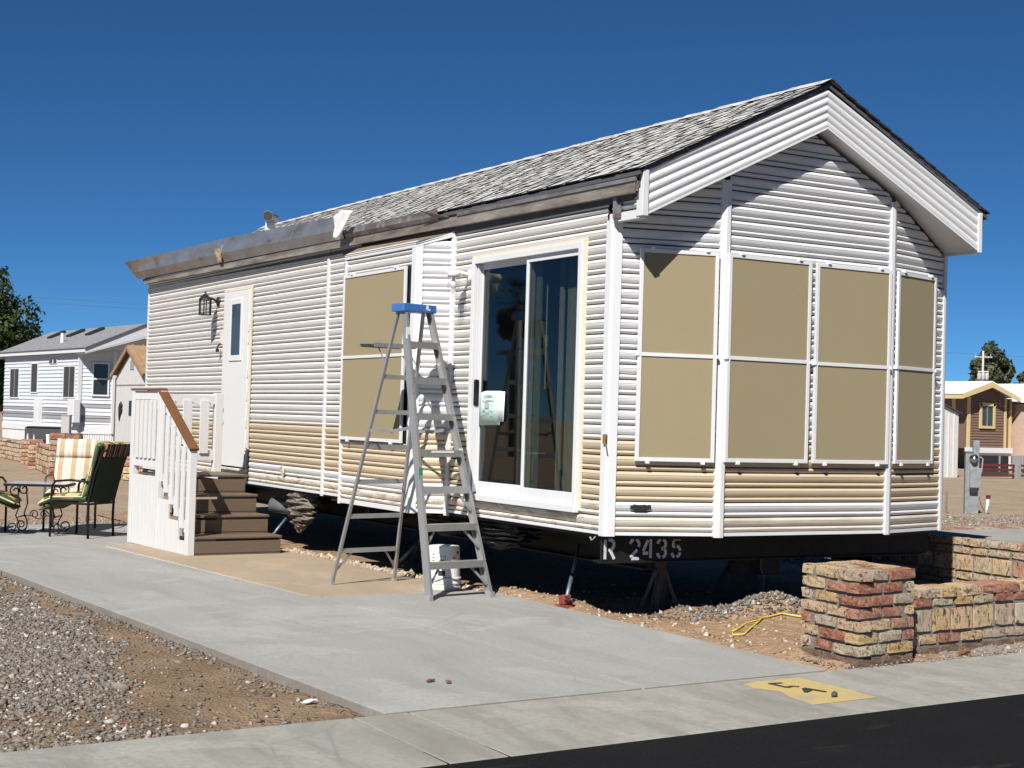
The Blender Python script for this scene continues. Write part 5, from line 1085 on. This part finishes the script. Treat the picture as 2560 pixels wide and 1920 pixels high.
def stone_pillar(label, c, s_, h, rows):
    t_ = thing('stone_pillar', label, 'pillar', (c[0], c[1], -.09), 'stone pillars of the far lot wall'); rot = Matrix.Rotation(-.35, 3, 'Z')
    cs = [Vector((c[0], c[1], 0))+rot @ Vector((i*s_/2, j*s_/2, 0)) for i, j in ((-1, 1), (-1, -1), (1, -1), (1, 1))]
    mb().prism([p*.96+Vector((c[0], c[1], 0))*.04+UZ*-.09 for p in cs], (0, 0, h+.08)).build('mortar_core', 'mortar', t_); rh = (h+.09)/rows
    for k in range(4):
        p, q = cs[k], cs[(k+1) % 4]; u = (q-p).normalized(); n = Vector((u.y, -u.x, 0)); n = n if n.dot(p-Vector((c[0], c[1], 0))) > 0 else -n
        brick_run(t_, p, q, n, -.08, [(rh-.018, '')]*rows, (.18, .34), .02, .12, .45, .015)
    for i in range(2):
        for j in range(2): put_brick(t_, Vector((c[0], c[1], h+.02))+rot @ Vector(((i-.5)*s_*.5, (j-.5)*s_*.5, 0)), (1, -.35), s_*.5, s_*.48, .06, random.choice(('brick_brown', 'brick_red', 'brick_pale')))
    return t_
stone_wall('stone_wall', 'low cream stone wall running left from the first stone pillar', [(3.25, 38.6), (2.92, 32.2)], .42, .3, 4, (.25, .5), wr=.12)
stone_pillar('square stone pillar at the right end of the cream stone wall', (2.98, 31.7), .55, .52, 6)
stone_pillar('small reddish stone pillar between the cream wall and the stepped wall', (2.40, 28.6), .42, .45, 6)
stone_wall('stone_wall', 'stepped stone wall leading up to the tallest stone pillar', [(2.30, 28.3), (1.85, 25.0)], .50, .3, 4, (.22, .42), wr=.3)
stone_pillar('tallest stone pillar, left of the garden wall behind the patio', (1.93, 24.0), .62, .84, 8)
stone_wall('stone_wall', 'reddish stone wall behind the striped patio chair', [(2.35, 23.4), (3.15, 22.7)], .70, .3, 5, (.25, .45), wr=.5)
stone_wall('stone_wall', 'thin brick pier at the right end of the reddish stone wall', [(2.95, 22.35), (3.12, 22.2)], .80, .25, 9, (.1, .16), 'pier', wr=.55)
# white home on the left
HL = Vector((6.137, 38.842, 0)); hd = Vector((-math.sin(R(5)), math.cos(R(5)), 0)); hp_ = Vector((math.cos(R(5)), math.sin(R(5)), 0))
LHm = thing('mobile_home', 'white mobile home with grey roof and dark windows far behind the patio', 'mobile home', HL)
def hs(a, b, z): return HL+hp_*a+hd*b+UZ*z          # a across the front, b back along the side
def hbox(o, a0, a1, b0, b1, z0, z1): return o.obox(hs((a0+a1)/2, (b0+b1)/2, (z0+z1)/2), hp_, hd, UZ, abs(a1-a0)/2, abs(b1-b0)/2, abs(z1-z0)/2)
LW_, LL = 3.6, 8.35
hbox(mb(), .05, LW_-.05, .6, LL-.05, .0, 3.25).build('wall', 'siding_far', LHm)
def lap(p, q, n, z0, z1, mat, step=.125):
    o = mb(); z = z0; p = Vector(p); q = Vector(q); n = Vector(n)
    while z < z1-.01:
        zt = min(z+step, z1); o.add([p+n*.030+UZ*z, q+n*.030+UZ*z, q+n*.004+UZ*zt, p+n*.004+UZ*zt, p+UZ*z, q+UZ*z], [(0, 1, 2, 3), (0, 1, 5, 4)]); z = zt
    return o
nL = -hp_; nF = -hd
def lside(z0, z1, mat):
    z = z0
    while z < z1-.01: zt = min(z+.125, z1); lap(hs(0, .5, 0), hs(0, LL, 0), nL, z, zt, mat).build('siding_plank', mat, LHm, fix=False); z = zt
lside(.80, 1.05, 'siding_far'); lside(1.05, 1.25, 'siding_far_grey'); lside(1.25, 1.32, 'siding_far'); lside(1.32, 1.43, 'siding_far_grey'); lside(1.43, 3.24, 'siding_far')
# bay front: left facet, inset, gable
fac = [(0, .5), (1.0, .12), (2.6, .12), (3.6, .5)]
for i in range(3):
    p, q = fac[i], fac[i+1]; d_ = (hs(q[0], q[1], 0)-hs(p[0], p[1], 0)).normalized(); n = Vector((d_.y, -d_.x, 0))
    for z0, z1, mt in ((.80, 1.0, 'siding_far'), (1.0, 1.2, 'siding_far_grey'), (1.2, 1.45, 'siding_far'), (1.45, 1.58, 'siding_far_grey'), (1.58, 3.3, 'siding_far')):
        z = z0
        while z < z1-.01: zt = min(z+.125, z1); lap(hs(p[0], p[1], 0), hs(q[0], q[1], 0), n, z, zt, mt).build('siding_plank', mt, LHm, fix=False); z = zt
    mb().prism([hs(p[0], p[1], 0), hs(q[0], q[1], 0), hs(q[0], q[1]+.5, 0), hs(p[0], p[1]+.5, 0)], (0, 0, 3.3)).build('wall', 'siding_far', LHm)
mb().prism([hs(.35, .14, 3.3), hs(3.25, .14, 3.3), hs(1.8, .14, 4.0)], hd*.3).build('gable', 'siding_far', LHm)
for (a, b) in ((0, .5), (1.0, .12)): mb().obox(hs(a, b, 1.95)-hd*.03, hp_, hd, UZ, .06, .04, 1.33).build('corner_post', 'white_trim', LHm)
# lower trims and skirts
hbox(mb(), -.05, 0, .5, LL, .62, .82).build('base_trim', 'white_trim', LHm); hbox(mb(), -.02, .06, .5, LL, -.09, .62).build('skirt', 'skirt_white', LHm)
for i in range(3):
    p, q = fac[i], fac[i+1]; mb().prism([hs(p[0], p[1]-.05, .60), hs(q[0], q[1]-.05, .60), hs(q[0], q[1], .60), hs(p[0], p[1], .60)], (0, 0, .22)).build('base_trim', 'white_trim', LHm)
    n_ = 14
    for k in range(n_):
        a0 = Vector((p[0], p[1])).lerp(Vector((q[0], q[1])), k/n_); a1 = Vector((p[0], p[1])).lerp(Vector((q[0], q[1])), (k+.7)/n_); mb().prism([hs(a0[0], a0[1]-.02, -.09), hs(a1[0], a1[1]-.035, -.09), hs(a1[0], a1[1]+.04, -.09), hs(a0[0], a0[1]+.04, -.09)], (0, 0, .69)).build('skirt_panel', 'skirt_white', LHm)
# roof
rf = mb()
for s_ in (-1, 1):
    e = -.18 if s_ < 0 else LW_+.18
    rf.prism([hs(1.8, -.42, 4.22), hs(e, -.42, 3.36), hs(e, LL+.35, 3.36), hs(1.8, LL+.35, 4.22)], (0, 0, -.07))
rfo = rf.build('roof', 'shingle_far', LHm)
for s_ in (-1, 1):
    e = -.16 if s_ < 0 else LW_+.16; z1, z2 = 4.14, 3.28
    mb().prism([hs(1.8, -.40, z1), hs(e, -.40, z2), hs(e, -.40, z2-.13), hs(1.8, -.40, z1-.40)], hd*.04).build('gable_fascia', 'siding_far', LHm)
    mb().prism([hs(1.8, -.43, z1+.06), hs(e, -.43, z2+.06), hs(e, -.43, z2), hs(1.8, -.43, z1)], hd*.03).build('rake_board', 'dark_felt', LHm)
    mb().prism([hs(1.8, -.4, z1-.36), hs(e, -.4, z2-.12), hs(e, .5, z2-.12), hs(1.8, .5, z1-.36)], (0, 0, .02)).build('soffit', 'white_trim', LHm)
hbox(mb(), -.19, -.13, -.40, LL+.35, 3.20, 3.30).build('eave_fascia', 'white_trim', LHm); hbox(mb(), -.20, -.17, -.40, LL+.3, 3.30, 3.345).build('drip_edge', 'dark_felt', LHm)
hbox(mb(), -.22, .1, LL+.25, LL+.40, 3.12, 3.36).build('eave_return', 'white_trim', LHm)
for b in (6.6, 4.6, 2.7):                        # roof vents
    c = hs(1.25, b, 4.03); q = mb().obox(c, hp_+UZ*.48, hd, UZ-hp_*.48, .30, .20, .035).build('roof_vent', 'label_black', LHm); q.parent = rfo
q = mb().lathe(hs(.45, 3.6, 3.62), [(.06, 0), (.055, .33), (.0, .331)], 12).build('vent_pipe', 'white_plastic', LHm); q.parent = rfo
def lwin(b0, b1, z0, z1, par=LHm):
    w_ = hbox(mb(), -.035, -.02, b0, b1, z0, z1).build('window', 'insect_screen', LHm)
    o = mb(); hbox(o, -.05, -.02, b0-.03, b0, z0-.03, z1+.03); hbox(o, -.05, -.02, b1, b1+.03, z0-.03, z1+.03); hbox(o, -.05, -.02, b0, b1, z0-.04, z0); hbox(o, -.05, -.02, b0, b1, z1, z1+.03)
    q = o.build('frame', 'white_trim', LHm); q.parent = w_
    if b1-b0 > .8: q = hbox(mb(), -.042, -.03, (b0+b1)/2-.02, (b0+b1)/2+.02, z0, z1).build('mullion', 'mid_grey', LHm); q.parent = w_
lwin(6.61, 7.6, 1.74, 2.74); lwin(4.57, 5.24, 1.93, 2.90); lwin(.83, 1.89, 1.77, 2.76)
w_ = hbox(mb(), -.04, -.02, 2.61, 3.4, 2.87, 3.04).build('vent_grille', 'white_trim', LHm)
for b in (2.66, 3.08): q = hbox(mb(), -.045, -.035, b, b+.30, 2.89, 3.02).build('louvre', 'dark_grey', LHm); q.parent = w_
hbox(mb(), -.16, -.03, 3.94, 4.46, .62, 1.70).build('meter_box', 'white_trim', LHm); hbox(mb(), -.26, -.03, .23, .79, .95, 1.71).build('water_heater_box', 'white_trim', LHm, bevel=.02)
p, q_ = hs(0, .5, 0), hs(1.0, .12, 0); d_ = (q_-p).normalized(); n = Vector((d_.y, -d_.x, 0))
fw = mb().obox(p+d_*.66+n*.05+UZ*2.37, d_, n, UZ, .22, .01, .50).build('window', 'dark_glass', LHm)
o = mb()
for k in (-1, 1): o.obox(p+d_*(.66+k*.245)+n*.055+UZ*2.37, d_, n, UZ, .025, .02, .55)
for k in (-1, .02, 1): o.obox(p+d_*.66+n*.055+UZ*(2.37+k*.52), d_, n, UZ, .22, .02, .025)
q = o.build('frame', 'white_trim', LHm); q.parent = fw
# utility cabinet and post in front of it
ub = thing('utility_cabinet', 'large dark grey utility cabinet behind the stone walls', 'cabinet', (4.6, 37.5, -.09))
mb().obox((4.75, 37.6, .36), (.86, -.5, 0), (.5, .86, 0), UZ, .62, .30, .45).build('body', 'dark_grey', ub, bevel=.02); mb().obox((4.75, 37.6, .82), (.86, -.5, 0), (.5, .86, 0), UZ, .56, .33, .015).build('lid', 'label_black', ub)
mb().tube([(4.10, 37.35, -.05), (4.10, 37.35, .62)], .045, 10).tube([(4.26, 37.25, -.05), (4.26, 37.25, .60)], .03, 10).build('conduit', 'galvanised_bright', ub, True)
up_ = thing('utility_post', 'weathered grey square post left of the white home corner', 'post', (5.05, 36.6, -.09)); mb().obox((5.05, 36.6, .55), (.86, -.5, 0), (.5, .86, 0), UZ, .125, .12, .64).build('shaft', 'pole_grey', up_, bevel=.01)
mb().obox((5.05, 36.6, 1.20), (.86, -.5, 0), (.5, .86, 0), UZ, .135, .13, .015).build('cap', 'mid_grey', up_)
pb = thing('pvc_stub', 'short white pipe stub beside the grey cabinet on the left', 'pipe', (3.2, 31.2, -.09)); mb().lathe((3.26, 31.25, .40), [(.05, 0), (.05, .25), (.06, .26), (.06, .32), (0, .321)], 12).build('pipe', 'white_plastic', pb)
wf_ = thing('white_fence', 'white panel fence at the far left edge behind the wall', 'fence', (3.4, 44, -.09))
for k in range(6): mb().obox((4.2-k*.17, 47.5-k*.05, .95), (1, .3, 0), (-.3, 1, 0), UZ, .085, .02, 1.05).build('fence_board', 'skirt_white', wf_)
mb().obox((3.78, 47.33, 1.5), (1, .3, 0), (-.3, 1, 0), UZ, .55, .035, .05).build('rail', 'skirt_white', wf_)
# tan roofed shed
SX = 4.2; SH = thing('garden_shed', 'narrow white shed with tan ribbed roof beside the home on the left', 'shed', (SX, 27.0, -.09))
ya, yb_ = 25.75, 28.3; ym = 27.03; ze, zp = 2.27, 2.90
mb().prism([(SX, ya, -.09), (SX, yb_, -.09), (SX, yb_, ze), (SX, ym, zp), (SX, ya, ze)], (2.2, 0, 0)).build('wall', 'shed_white', SH)
for k in range(12): y0 = ya+k*(yb_-ya)/12; zt = lambda y: ze+(zp-ze)*(1-abs(y-ym)/((yb_-ya)/2)); mb().prism([(SX-.02, y0+.008, -.09), (SX-.02, y0+(yb_-ya)/12-.008, -.09), (SX-.02, y0+(yb_-ya)/12-.008, zt(y0+.2)-.06), (SX-.02, y0+.008, zt(y0)-.06)], (.02, 0, 0)).build('wall_board', 'shed_white', SH)
mb().box(SX-.03, ya, 2.03, SX-.02, yb_, 2.06).build('trim', 'mid_grey', SH); mb().box(SX-.035, 26.75, 2.42, SX-.02, 27.05, 2.64).build('vent', 'mid_grey', SH)
rs = mb()
for s_, yE in ((-1, ya-.12), (1, yb_+.12)): rs.prism([(SX-.12, ym, zp+.08), (SX-.12, yE, ze+.02), (SX+2.3, yE, ze+.02), (SX+2.3, ym, zp+.08)], (0, 0, .04))
rso = rs.build('roof', 'shed_tan', SH)
for k in range(9):
    xk = SX+k*.26; q = mb().bar((xk, ym, zp+.13), (xk, ya-.12, ze+.07), .03, .03).build('roof_rib', 'shed_tan', SH); q.parent = rso
for s_, yE in ((-1, ya-.1), (1, yb_+.1)): mb().bar((SX-.13, ym, zp+.05), (SX-.13, yE, ze-.01), .03, .10).build('rake_trim', 'shed_tan', SH)
mb().box(SX-.03, yb_-.06, -.09, SX+.0, yb_+.02, ze-.05).build('corner_trim', 'bark', SH)
bx = thing('wall_box', 'black box lamp mounted on the white shed wall above the porch rail', 'lamp', (SX-.1, 26.7, 1.3)); mb().box(SX-.28, 25.95, 1.29, SX-.10, 26.22, 1.66).build('housing', 'label_black', bx, bevel=.02); mb().box(SX-.10, 25.98, 1.30, SX-.021, 26.55, 1.64).build('back_plate', 'dark_grey', bx)
lz = thing('wall_ornament', 'black lizard shaped ornament on the white shed wall', 'ornament', (SX-.03, 27.75, 1.42))
lzb = mb().tube([(SX-.04, 27.72, 1.63), (SX-.045, 27.70, 1.56), (SX-.045, 27.76, 1.48), (SX-.045, 27.72, 1.38), (SX-.04, 27.80, 1.26), (SX-.035, 27.84, 1.14)], [.012, .05, .045, .055, .03, .006], 8)
for (z, d_) in ((1.52, .12), (1.40, .12)):
    for s_ in (-1, 1): lzb.tube([(SX-.04, 27.73, z), (SX-.035, 27.73+s_*d_*.8, z-.03), (SX-.03, 27.73+s_*d_, z+.05)], .016, 5)
lzb.build('body', 'label_black', lz, True)

# ================================================================== right background
CB = thing('cabin', 'brown clapboard cabin with butter yellow trim and white roof on the right', 'cabin', (43.2, 35.5, -.09))
cx0, cx1, cy = 42.10, 44.36, 35.5
mb().prism([(cx0, cy, .8), (cx1, cy, .8), (cx1, cy, 3.0), (43.1, cy, 3.42), (cx0, cy, 2.95)], (0, 9, 0)).build('wall', 'brown_siding', CB)
for i in range(22):
    z = .85+i*.115; xl = cx0+.02 if z < 2.9 else cx0+(z-2.9)/.47; xr = cx1-.02 if z < 2.9 else cx1-.05-(z-2.9)/.47*1.1
    if xr-xl > .1: lap((xl, cy, 0), (xr, cy, 0), (0, -1, 0), z, z+.115, 'brown_siding', .115).build('siding_plank', 'brown_siding', CB, fix=False)
for x0, x1 in ((cx0-.02, cx0+.14), (cx1-.06, cx1+.05)): mb().box(x0, cy-.06, .82, x1, cy-.0, 2.98).build('corner_trim', 'butter_trim', CB)
mb().box(cx0-.03, cy, .8, cx0, cy+5, 2.9).build('side_wall', 'brown_siding', CB); mb().box(cx0-.06, cy+.6, .82, cx0-.03, cy+.8, 2.9).build('corner_trim', 'butter_trim', CB); mb().box(cx0-.06, cy+1.3, .82, cx0-.03, cy+1.6, 2.9).build('corner_trim', 'butter_trim', CB)
for s_, e in ((-1, 41.30), (1, 44.75)):
    zE = 3.05 if s_ < 0 else 2.98
    mb().prism([(43.02, cy-.5, 3.60), (e, cy-.5, zE), (e, cy+9, zE), (43.02, cy+9, 3.60)], (0, 0, .05)).build('roof', 'white_roof', CB)
    mb().prism([(43.02, cy-.53, 3.58), (e, cy-.53, zE-.02), (e, cy-.53, zE-.18), (43.02, cy-.53, 3.38)], (0, .04, 0)).build('rake_trim', 'butter_trim', CB)
mb().box(41.28, cy-.5, 2.86, 41.33, cy+9, 3.02).build('eave_trim', 'butter_trim', CB)
wd = mb().box(42.90, cy-.05, 1.75, 43.58, cy-.03, 2.60).build('window', 'slate_glass', CB); o = mb().box(42.78, cy-.09, 1.65, 42.90, cy-.03, 2.72).box(43.58, cy-.09, 1.65, 43.70, cy-.03, 2.72).box(42.74, cy-.09, 2.60, 43.74, cy-.03, 2.74).box(42.9, cy-.09, 1.65, 43.58, cy-.03, 1.76).build('frame', 'butter_trim', CB); o.parent = wd
q = mb().box(43.22, cy-.06, 1.76, 43.26, cy-.05, 2.60).build('mullion', 'mid_grey', CB); q.parent = wd
mb().box(42.02, cy-.10, .62, 44.78, cy+.02, .84).build('base_trim', 'skirt_white', CB); mb().box(42.02, cy-.06, -.09, 42.60, cy, .62).build('skirt', 'skirt_white', CB); mb().box(42.6, cy-.02, -.09, 44.78, cy, .62).build('skirt', 'skirt_white', CB)
mb().box(44.40, cy+.1, .8, 44.80, cy+.15, 2.95).build('porch_wall', 'brown_siding', CB); mb().box(44.70, cy-.0, .8, 44.80, cy+.09, 2.95).build('porch_post', 'butter_trim', CB)
SR = thing('storage_shed', 'plain white metal shed with sloping roof against the right edge of the home', 'shed', (32.2, 27.9, -.09))
mb().prism([(29.0, 27.8, -.09), (33.17, 27.6, -.09), (33.17, 27.6, 2.12), (31.9, 27.66, 2.60), (29, 27.8, 2.2)], (.3, 2.0, 0)).build('body', 'shed_white', SR)
for k in range(16): mb().box(29.2+k*.25, 27.57+.0, -.09, 29.2+k*.25+.02, 27.80-.012*k, 2.1).build('wall_seam', 'shed_white', SR)
mb().prism([(31.9, 27.55, 2.63), (33.25, 27.5, 2.13), (33.25, 27.5, 2.08), (31.9, 27.55, 2.58)], (.3, 2.1, 0)).build('roof_edge', 'dark_grey', SR)
LF = thing('low_rail_fence', 'low fence of grey posts and dark red rails before the cabin', 'fence', (35, 28, -.09))
for x_ in (33.45, 35.05, 36.7): mb().box(x_, 27.2-(x_-33.4)*.32, -.09, x_+.22, 27.4-(x_-33.4)*.32, .40).build('post', 'mid_grey', LF, bevel=.01)
for z_ in (.03, .22, .37):
    for a_, b_ in ((33.68, 35.04), (35.28, 36.7)): mb().bar((a_, 27.3-(a_-33.4)*.32, z_), (b_, 27.3-(b_-33.4)*.32, z_), .06, .08).build('rail', 'maroon', LF)
EB = thing('electrical_box', 'light grey electrical box on the ground right of the cabin', 'box', (36.9, 28.2, -.09)); mb().box(36.75, 27.9, .2, 37.45, 28.4, .70).build('body', 'mid_grey', EB, bevel=.02); mb().box(36.75, 28.0, -.09, 37.45, 28.3, .2).build('plinth', 'mid_grey', EB)
DC = thing('dark_cabinet', 'long black cabinet in front of the cabin skirt', 'cabinet', (35.9, 28.6, -.09)); mb().box(35.25, 28.5, .1, 36.72, 29.0, .66).build('body', 'label_black', DC, bevel=.02); mb().box(36.20, 28.47, .1, 36.26, 28.5, .66).build('divider', 'mid_grey', DC); mb().box(35.25, 28.48, -.09, 36.72, 28.9, .1).build('plinth', 'dark_grey', DC)
PH = thing('pink_house', 'pale pink house with white roof at the right edge of the picture', 'house', (46.5, 33, -.09))
mb().box(45.05, 34.0, -.09, 49, 42, 2.75).build('wall', 'pink_siding', PH); mb().prism([(44.75, 33.8, 2.80), (47.2, 33.8, 3.7), (49.5, 33.8, 2.8)], (0, 8, 0)).build('roof', 'white_roof', PH); mb().prism([(45.3, 33.98, 1.9), (45.9, 33.98, 1.9), (45.9, 33.98, 1.35), (45.3, 33.6, 1.35)], (0, -.05, 0)).build('awning', 'label_black', PH)
mb().box(44.85, 34.3, .1, 45.05, 34.5, 2.6).build('porch_screen', 'label_black', PH)
# meter pedestal
MP = thing('meter_pedestal', 'grey electric meter pedestal standing in the gravel on the right', 'meter post', (16.05, 11.2, -.09)); mu = Vector((.8, -.6, 0)); mv = Vector((.6, .8, 0)); mc = Vector((16.08, 11.22, 0))
def mbx(o, a0, a1, b0, b1, z0, z1): return o.obox(mc+mu*((a0+a1)/2)+mv*((b0+b1)/2)+UZ*(z0+z1)/2, mu, mv, UZ, (a1-a0)/2, (b1-b0)/2, (z1-z0)/2)
mbx(mb(), -.13, .13, -.05, .09, -.09, 1.10).build('body', 'meter_grey', MP, bevel=.01); mbx(mb(), -.145, .02, -.07, .10, 1.10, 1.125).build('lid', 'meter_grey', MP); mbx(mb(), -.05, .16, -.11, -.05, .42, .80).build('breaker_box', 'meter_grey', MP, bevel=.01)
mbx(mb(), .02, .14, .0, .10, .9, 1.33).build('conduit_post', 'meter_grey', MP, bevel=.008); mb().lathe(mc+mu*.02-mv*.05+UZ*.98, [(.085, 0), (.085, .04), (.065, .05), (.06, .10), (.03, .13), (.0, .131)], 18, -mv).build('meter_glass', 'chrome', MP, True)
mbx(mb(), -.05, .10, -.115, -.06, .32, .42).build('outlet_cover', 'label_black', MP, bevel=.006); mb().tube([mc+mu*.14-mv*.05+UZ*.25, mc+mu*.17-mv*.06+UZ*.1, mc+mu*.24-mv*.06-UZ*.02], .008, 6).build('cable', 'dark_grey', MP)
mb().tube([mc+mu*.14-mv*.02+UZ*1.02, mc+mu*.20-mv*.02+UZ*.98, mc+mu*.18-mv*.02+UZ*.72], .014, 6).build('conduit', 'mid_grey', MP)
wp = thing('pipe_stub', 'short white pipe with dark cap in the gravel beside the meter pedestal', 'pipe', (16.35, 11.0, -.09)); mb().tube([(16.34, 11.08, -.09), (16.37, 11.06, .22)], .028, 10).build('pipe', 'white_plastic', wp, True); mb().lathe((16.37, 11.06, .22), [(.045, 0), (.045, .06), (0, .061)], 10).build('cap', 'maroon', wp)
sk_ = thing('survey_stake', 'thin weathered stake in the gravel close to the home corner', 'stake', (15.68, 11.48, -.09)); mb().tube([(15.68, 11.48, -.09), (15.69, 11.48, .15), (15.68, 11.47, .33)], [.02, .028, .02], 6).build('shaft', 'weathered_wood', sk_)

# ================================================================== trees, pole, wires
def crown_mesh(c, rad, n, leaf_, seed, clumps=40, fill=.35):
    rg = np.random.default_rng(seed); c = np.array(c); rad = np.array(rad)
    d = rg.normal(size=(clumps, 3)); d /= np.linalg.norm(d, axis=1)[:, None]; rr = rg.uniform(.35, .95, clumps)**.6; cc = c+d*rad*rr[:, None]; cr = rg.uniform(.18, .36, clumps)*rad.mean()
    k = rg.integers(0, clumps, n); dd = rg.normal(size=(n, 3)); dd /= np.linalg.norm(dd, axis=1)[:, None]
    p = cc[k]+dd*(cr[k]*rg.uniform(.55, 1.05, n))[:, None]
    nn = dd+rg.normal(size=(n, 3))*.55; nn /= np.linalg.norm(nn, axis=1)[:, None]; a = np.cross(nn, rg.normal(size=(n, 3))); a /= np.linalg.norm(a, axis=1)[:, None]; b = np.cross(nn, a)
    s = (leaf_*rg.uniform(.6, 1.3, n))[:, None]; V = np.stack([p-a*s, p-b*s*.5+nn*s*.15, p+a*s, p+b*s*.5+nn*s*.15], 1).reshape(-1, 3)
    F = np.arange(4*n).reshape(n, 4); rn = np.clip(.5+.25*rg.normal(size=clumps)[k]+.15*rg.normal(size=n), 0, 1)
    return V, F, np.repeat(rn, 4)
def tree(label, base, c, rad, n, leaf_, mat, seed, clumps, name='tree', limbs=6):
    t_ = thing(name, label, 'tree', base); b = Vector(base); cv = Vector(c); rg = random.Random(seed)
    tr = mb(); top = Vector((c[0], c[1], c[2]+rad[2]*.1)); h = (top-b).length; tr.tube([b, b.lerp(top, .4)+Vector((.1, 0, 0)), top], [h*.035, h*.026, h*.012], 8)
    for i in range(limbs): a = rg.uniform(0, 6.28); e = cv+Vector((math.cos(a)*rad[0]*.7, math.sin(a)*rad[1]*.7, rg.uniform(-.4, .6)*rad[2])); s_ = b.lerp(top, rg.uniform(.35, .8)); tr.tube([s_, s_.lerp(e, .5)+Vector((0, 0, .1*h*.3)), e], [h*.016, h*.011, h*.004], 6)
    tr.build('trunk', 'bark', t_, True)
    V, F, rn = crown_mesh(c, rad, n, leaf_, seed, clumps); big_mesh('crown', V, F, mat, t_, rn, None)
tree('dense dark green tree behind the white home at the left edge', (6.2, 55.2, -.09), (6.0, 55.3, 3.9), (2.2, 2.2, 3.1), 26000, .13, 'leaf_dark', 5, 90)
tree('tall olive green tree behind the utility pole on the right', (87, 74.8, -.09), (86.9, 74.9, 6.0), (1.55, 1.7, 2.6), 5200, .22, 'leaf_olive', 6, 40)
tree('loose olive tree right of the utility pole beyond the cabin roof', (88.6, 74, -.09), (88.6, 74.2, 4.9), (1.5, 1.5, 1.9), 3600, .22, 'leaf_olive', 7, 30)
tree('rust tinged bushy tree at the right edge beyond the pink house', (90.2, 73.2, -.09), (90.2, 73.2, 5.0), (1.5, 1.5, 2.0), 3600, .22, 'leaf_rust', 8, 30)
pm = thing('palm_tree', 'fan palm with a shaggy skirt mirrored in the sliding glass door', 'palm tree', (-25.3, 44.4, -.09))
mb().tube([(-25.3, 44.4, -.09), (-25.2, 44.4, 3), (-25.3, 44.4, 6.2)], [.28, .22, .2], 10).build('trunk', 'bark', pm, True)
V, F, rn = crown_mesh((-25.3, 44.4, 5.4), (.75, .75, .6), 1600, .3, 12, 14); big_mesh('dead_frond_skirt', V, F, 'leaf_rust', pm, rn, None)
pf = mb(); rg = random.Random(4)
for i in range(34):
    a = rg.uniform(0, 6.28); el_ = rg.uniform(-.5, 1.3); d_ = Vector((math.cos(a)*math.cos(el_), math.sin(a)*math.cos(el_), math.sin(el_))); b0 = Vector((-25.3, 44.4, 6.3)); m1 = b0+d_*.75; sd2 = d_.cross(UZ).normalized()
    for k in range(-4, 5): e = m1+(d_*.62+sd2*k*.13)*.9-UZ*.14*abs(k)*.3; pf.add([m1-sd2*.02, m1+sd2*.02, e], [(0, 1, 2)])
    pf.tube([b0, m1], .012, 4)
pf.build('crown', 'leaf_dark', pm, fix=False); pm.children[-1].data.attributes.new('rnd', 'FLOAT', 'POINT')
UP = thing('utility_pole', 'pale utility pole with crossarm and transformers above the cabin roof', 'utility pole', (67.1, 57.48, -.09))
mb().tube([(67.1, 57.48, -.09), (67.1, 57.48, 6.6)], [.085, .065], 10).build('shaft', 'pole_grey', UP, True); mb().bar((66.62, 57.75, 6.22), (67.6, 57.2, 6.22), .06, .08).build('crossarm', 'pole_grey', UP)
for k in (-.45, 0, .45):
    c = Vector((67.1, 57.45, 4.78))+Vector((.87, -.49, 0))*k*.55; mb().lathe(c, [(.10, 0), (.115, .04), (.115, .38), (.08, .44), (.0, .45)], 14).build('transformer', 'pole_grey', UP, True)
mb().bar((66.8, 57.6, 5.30), (67.4, 57.28, 5.30), .06, .06).build('bracket', 'skirt_white', UP)
for k in (-.9, .9): mb().lathe(Vector((67.11, 57.475, 6.28))+Vector((.87, -.49, 0))*k*.52, [(.03, 0), (.035, .06), (.02, .14), (0, .15)], 8).build('insulator', 'mid_grey', UP)
def wire(p, q, sag, label): 
    p, q = Vector(p), Vector(q); tag(mb().tube([p.lerp(q, i/14)-UZ*sag*4*(i/14)*(1-i/14) for i in range(15)], .011, 4).build('power_line', 'dark_grey'), label, 'power line', 'distant power lines')
wire((0, 102, 9.4), (27, 87, 8.25), .1, 'thin upper power line crossing the sky left of the home')
wire((0, 102, 9.1), (27, 87, 7.9), .1, 'thin lower power line crossing the sky left of the home')
wire((48, 68.2, 6.75), (66.62, 57.75, 6.42), .1, 'thin power line running left from the pole crossarm'); wire((67.6, 57.2, 6.4), (80, 50, 5.9), .1, 'thin power line running right from the pole crossarm')
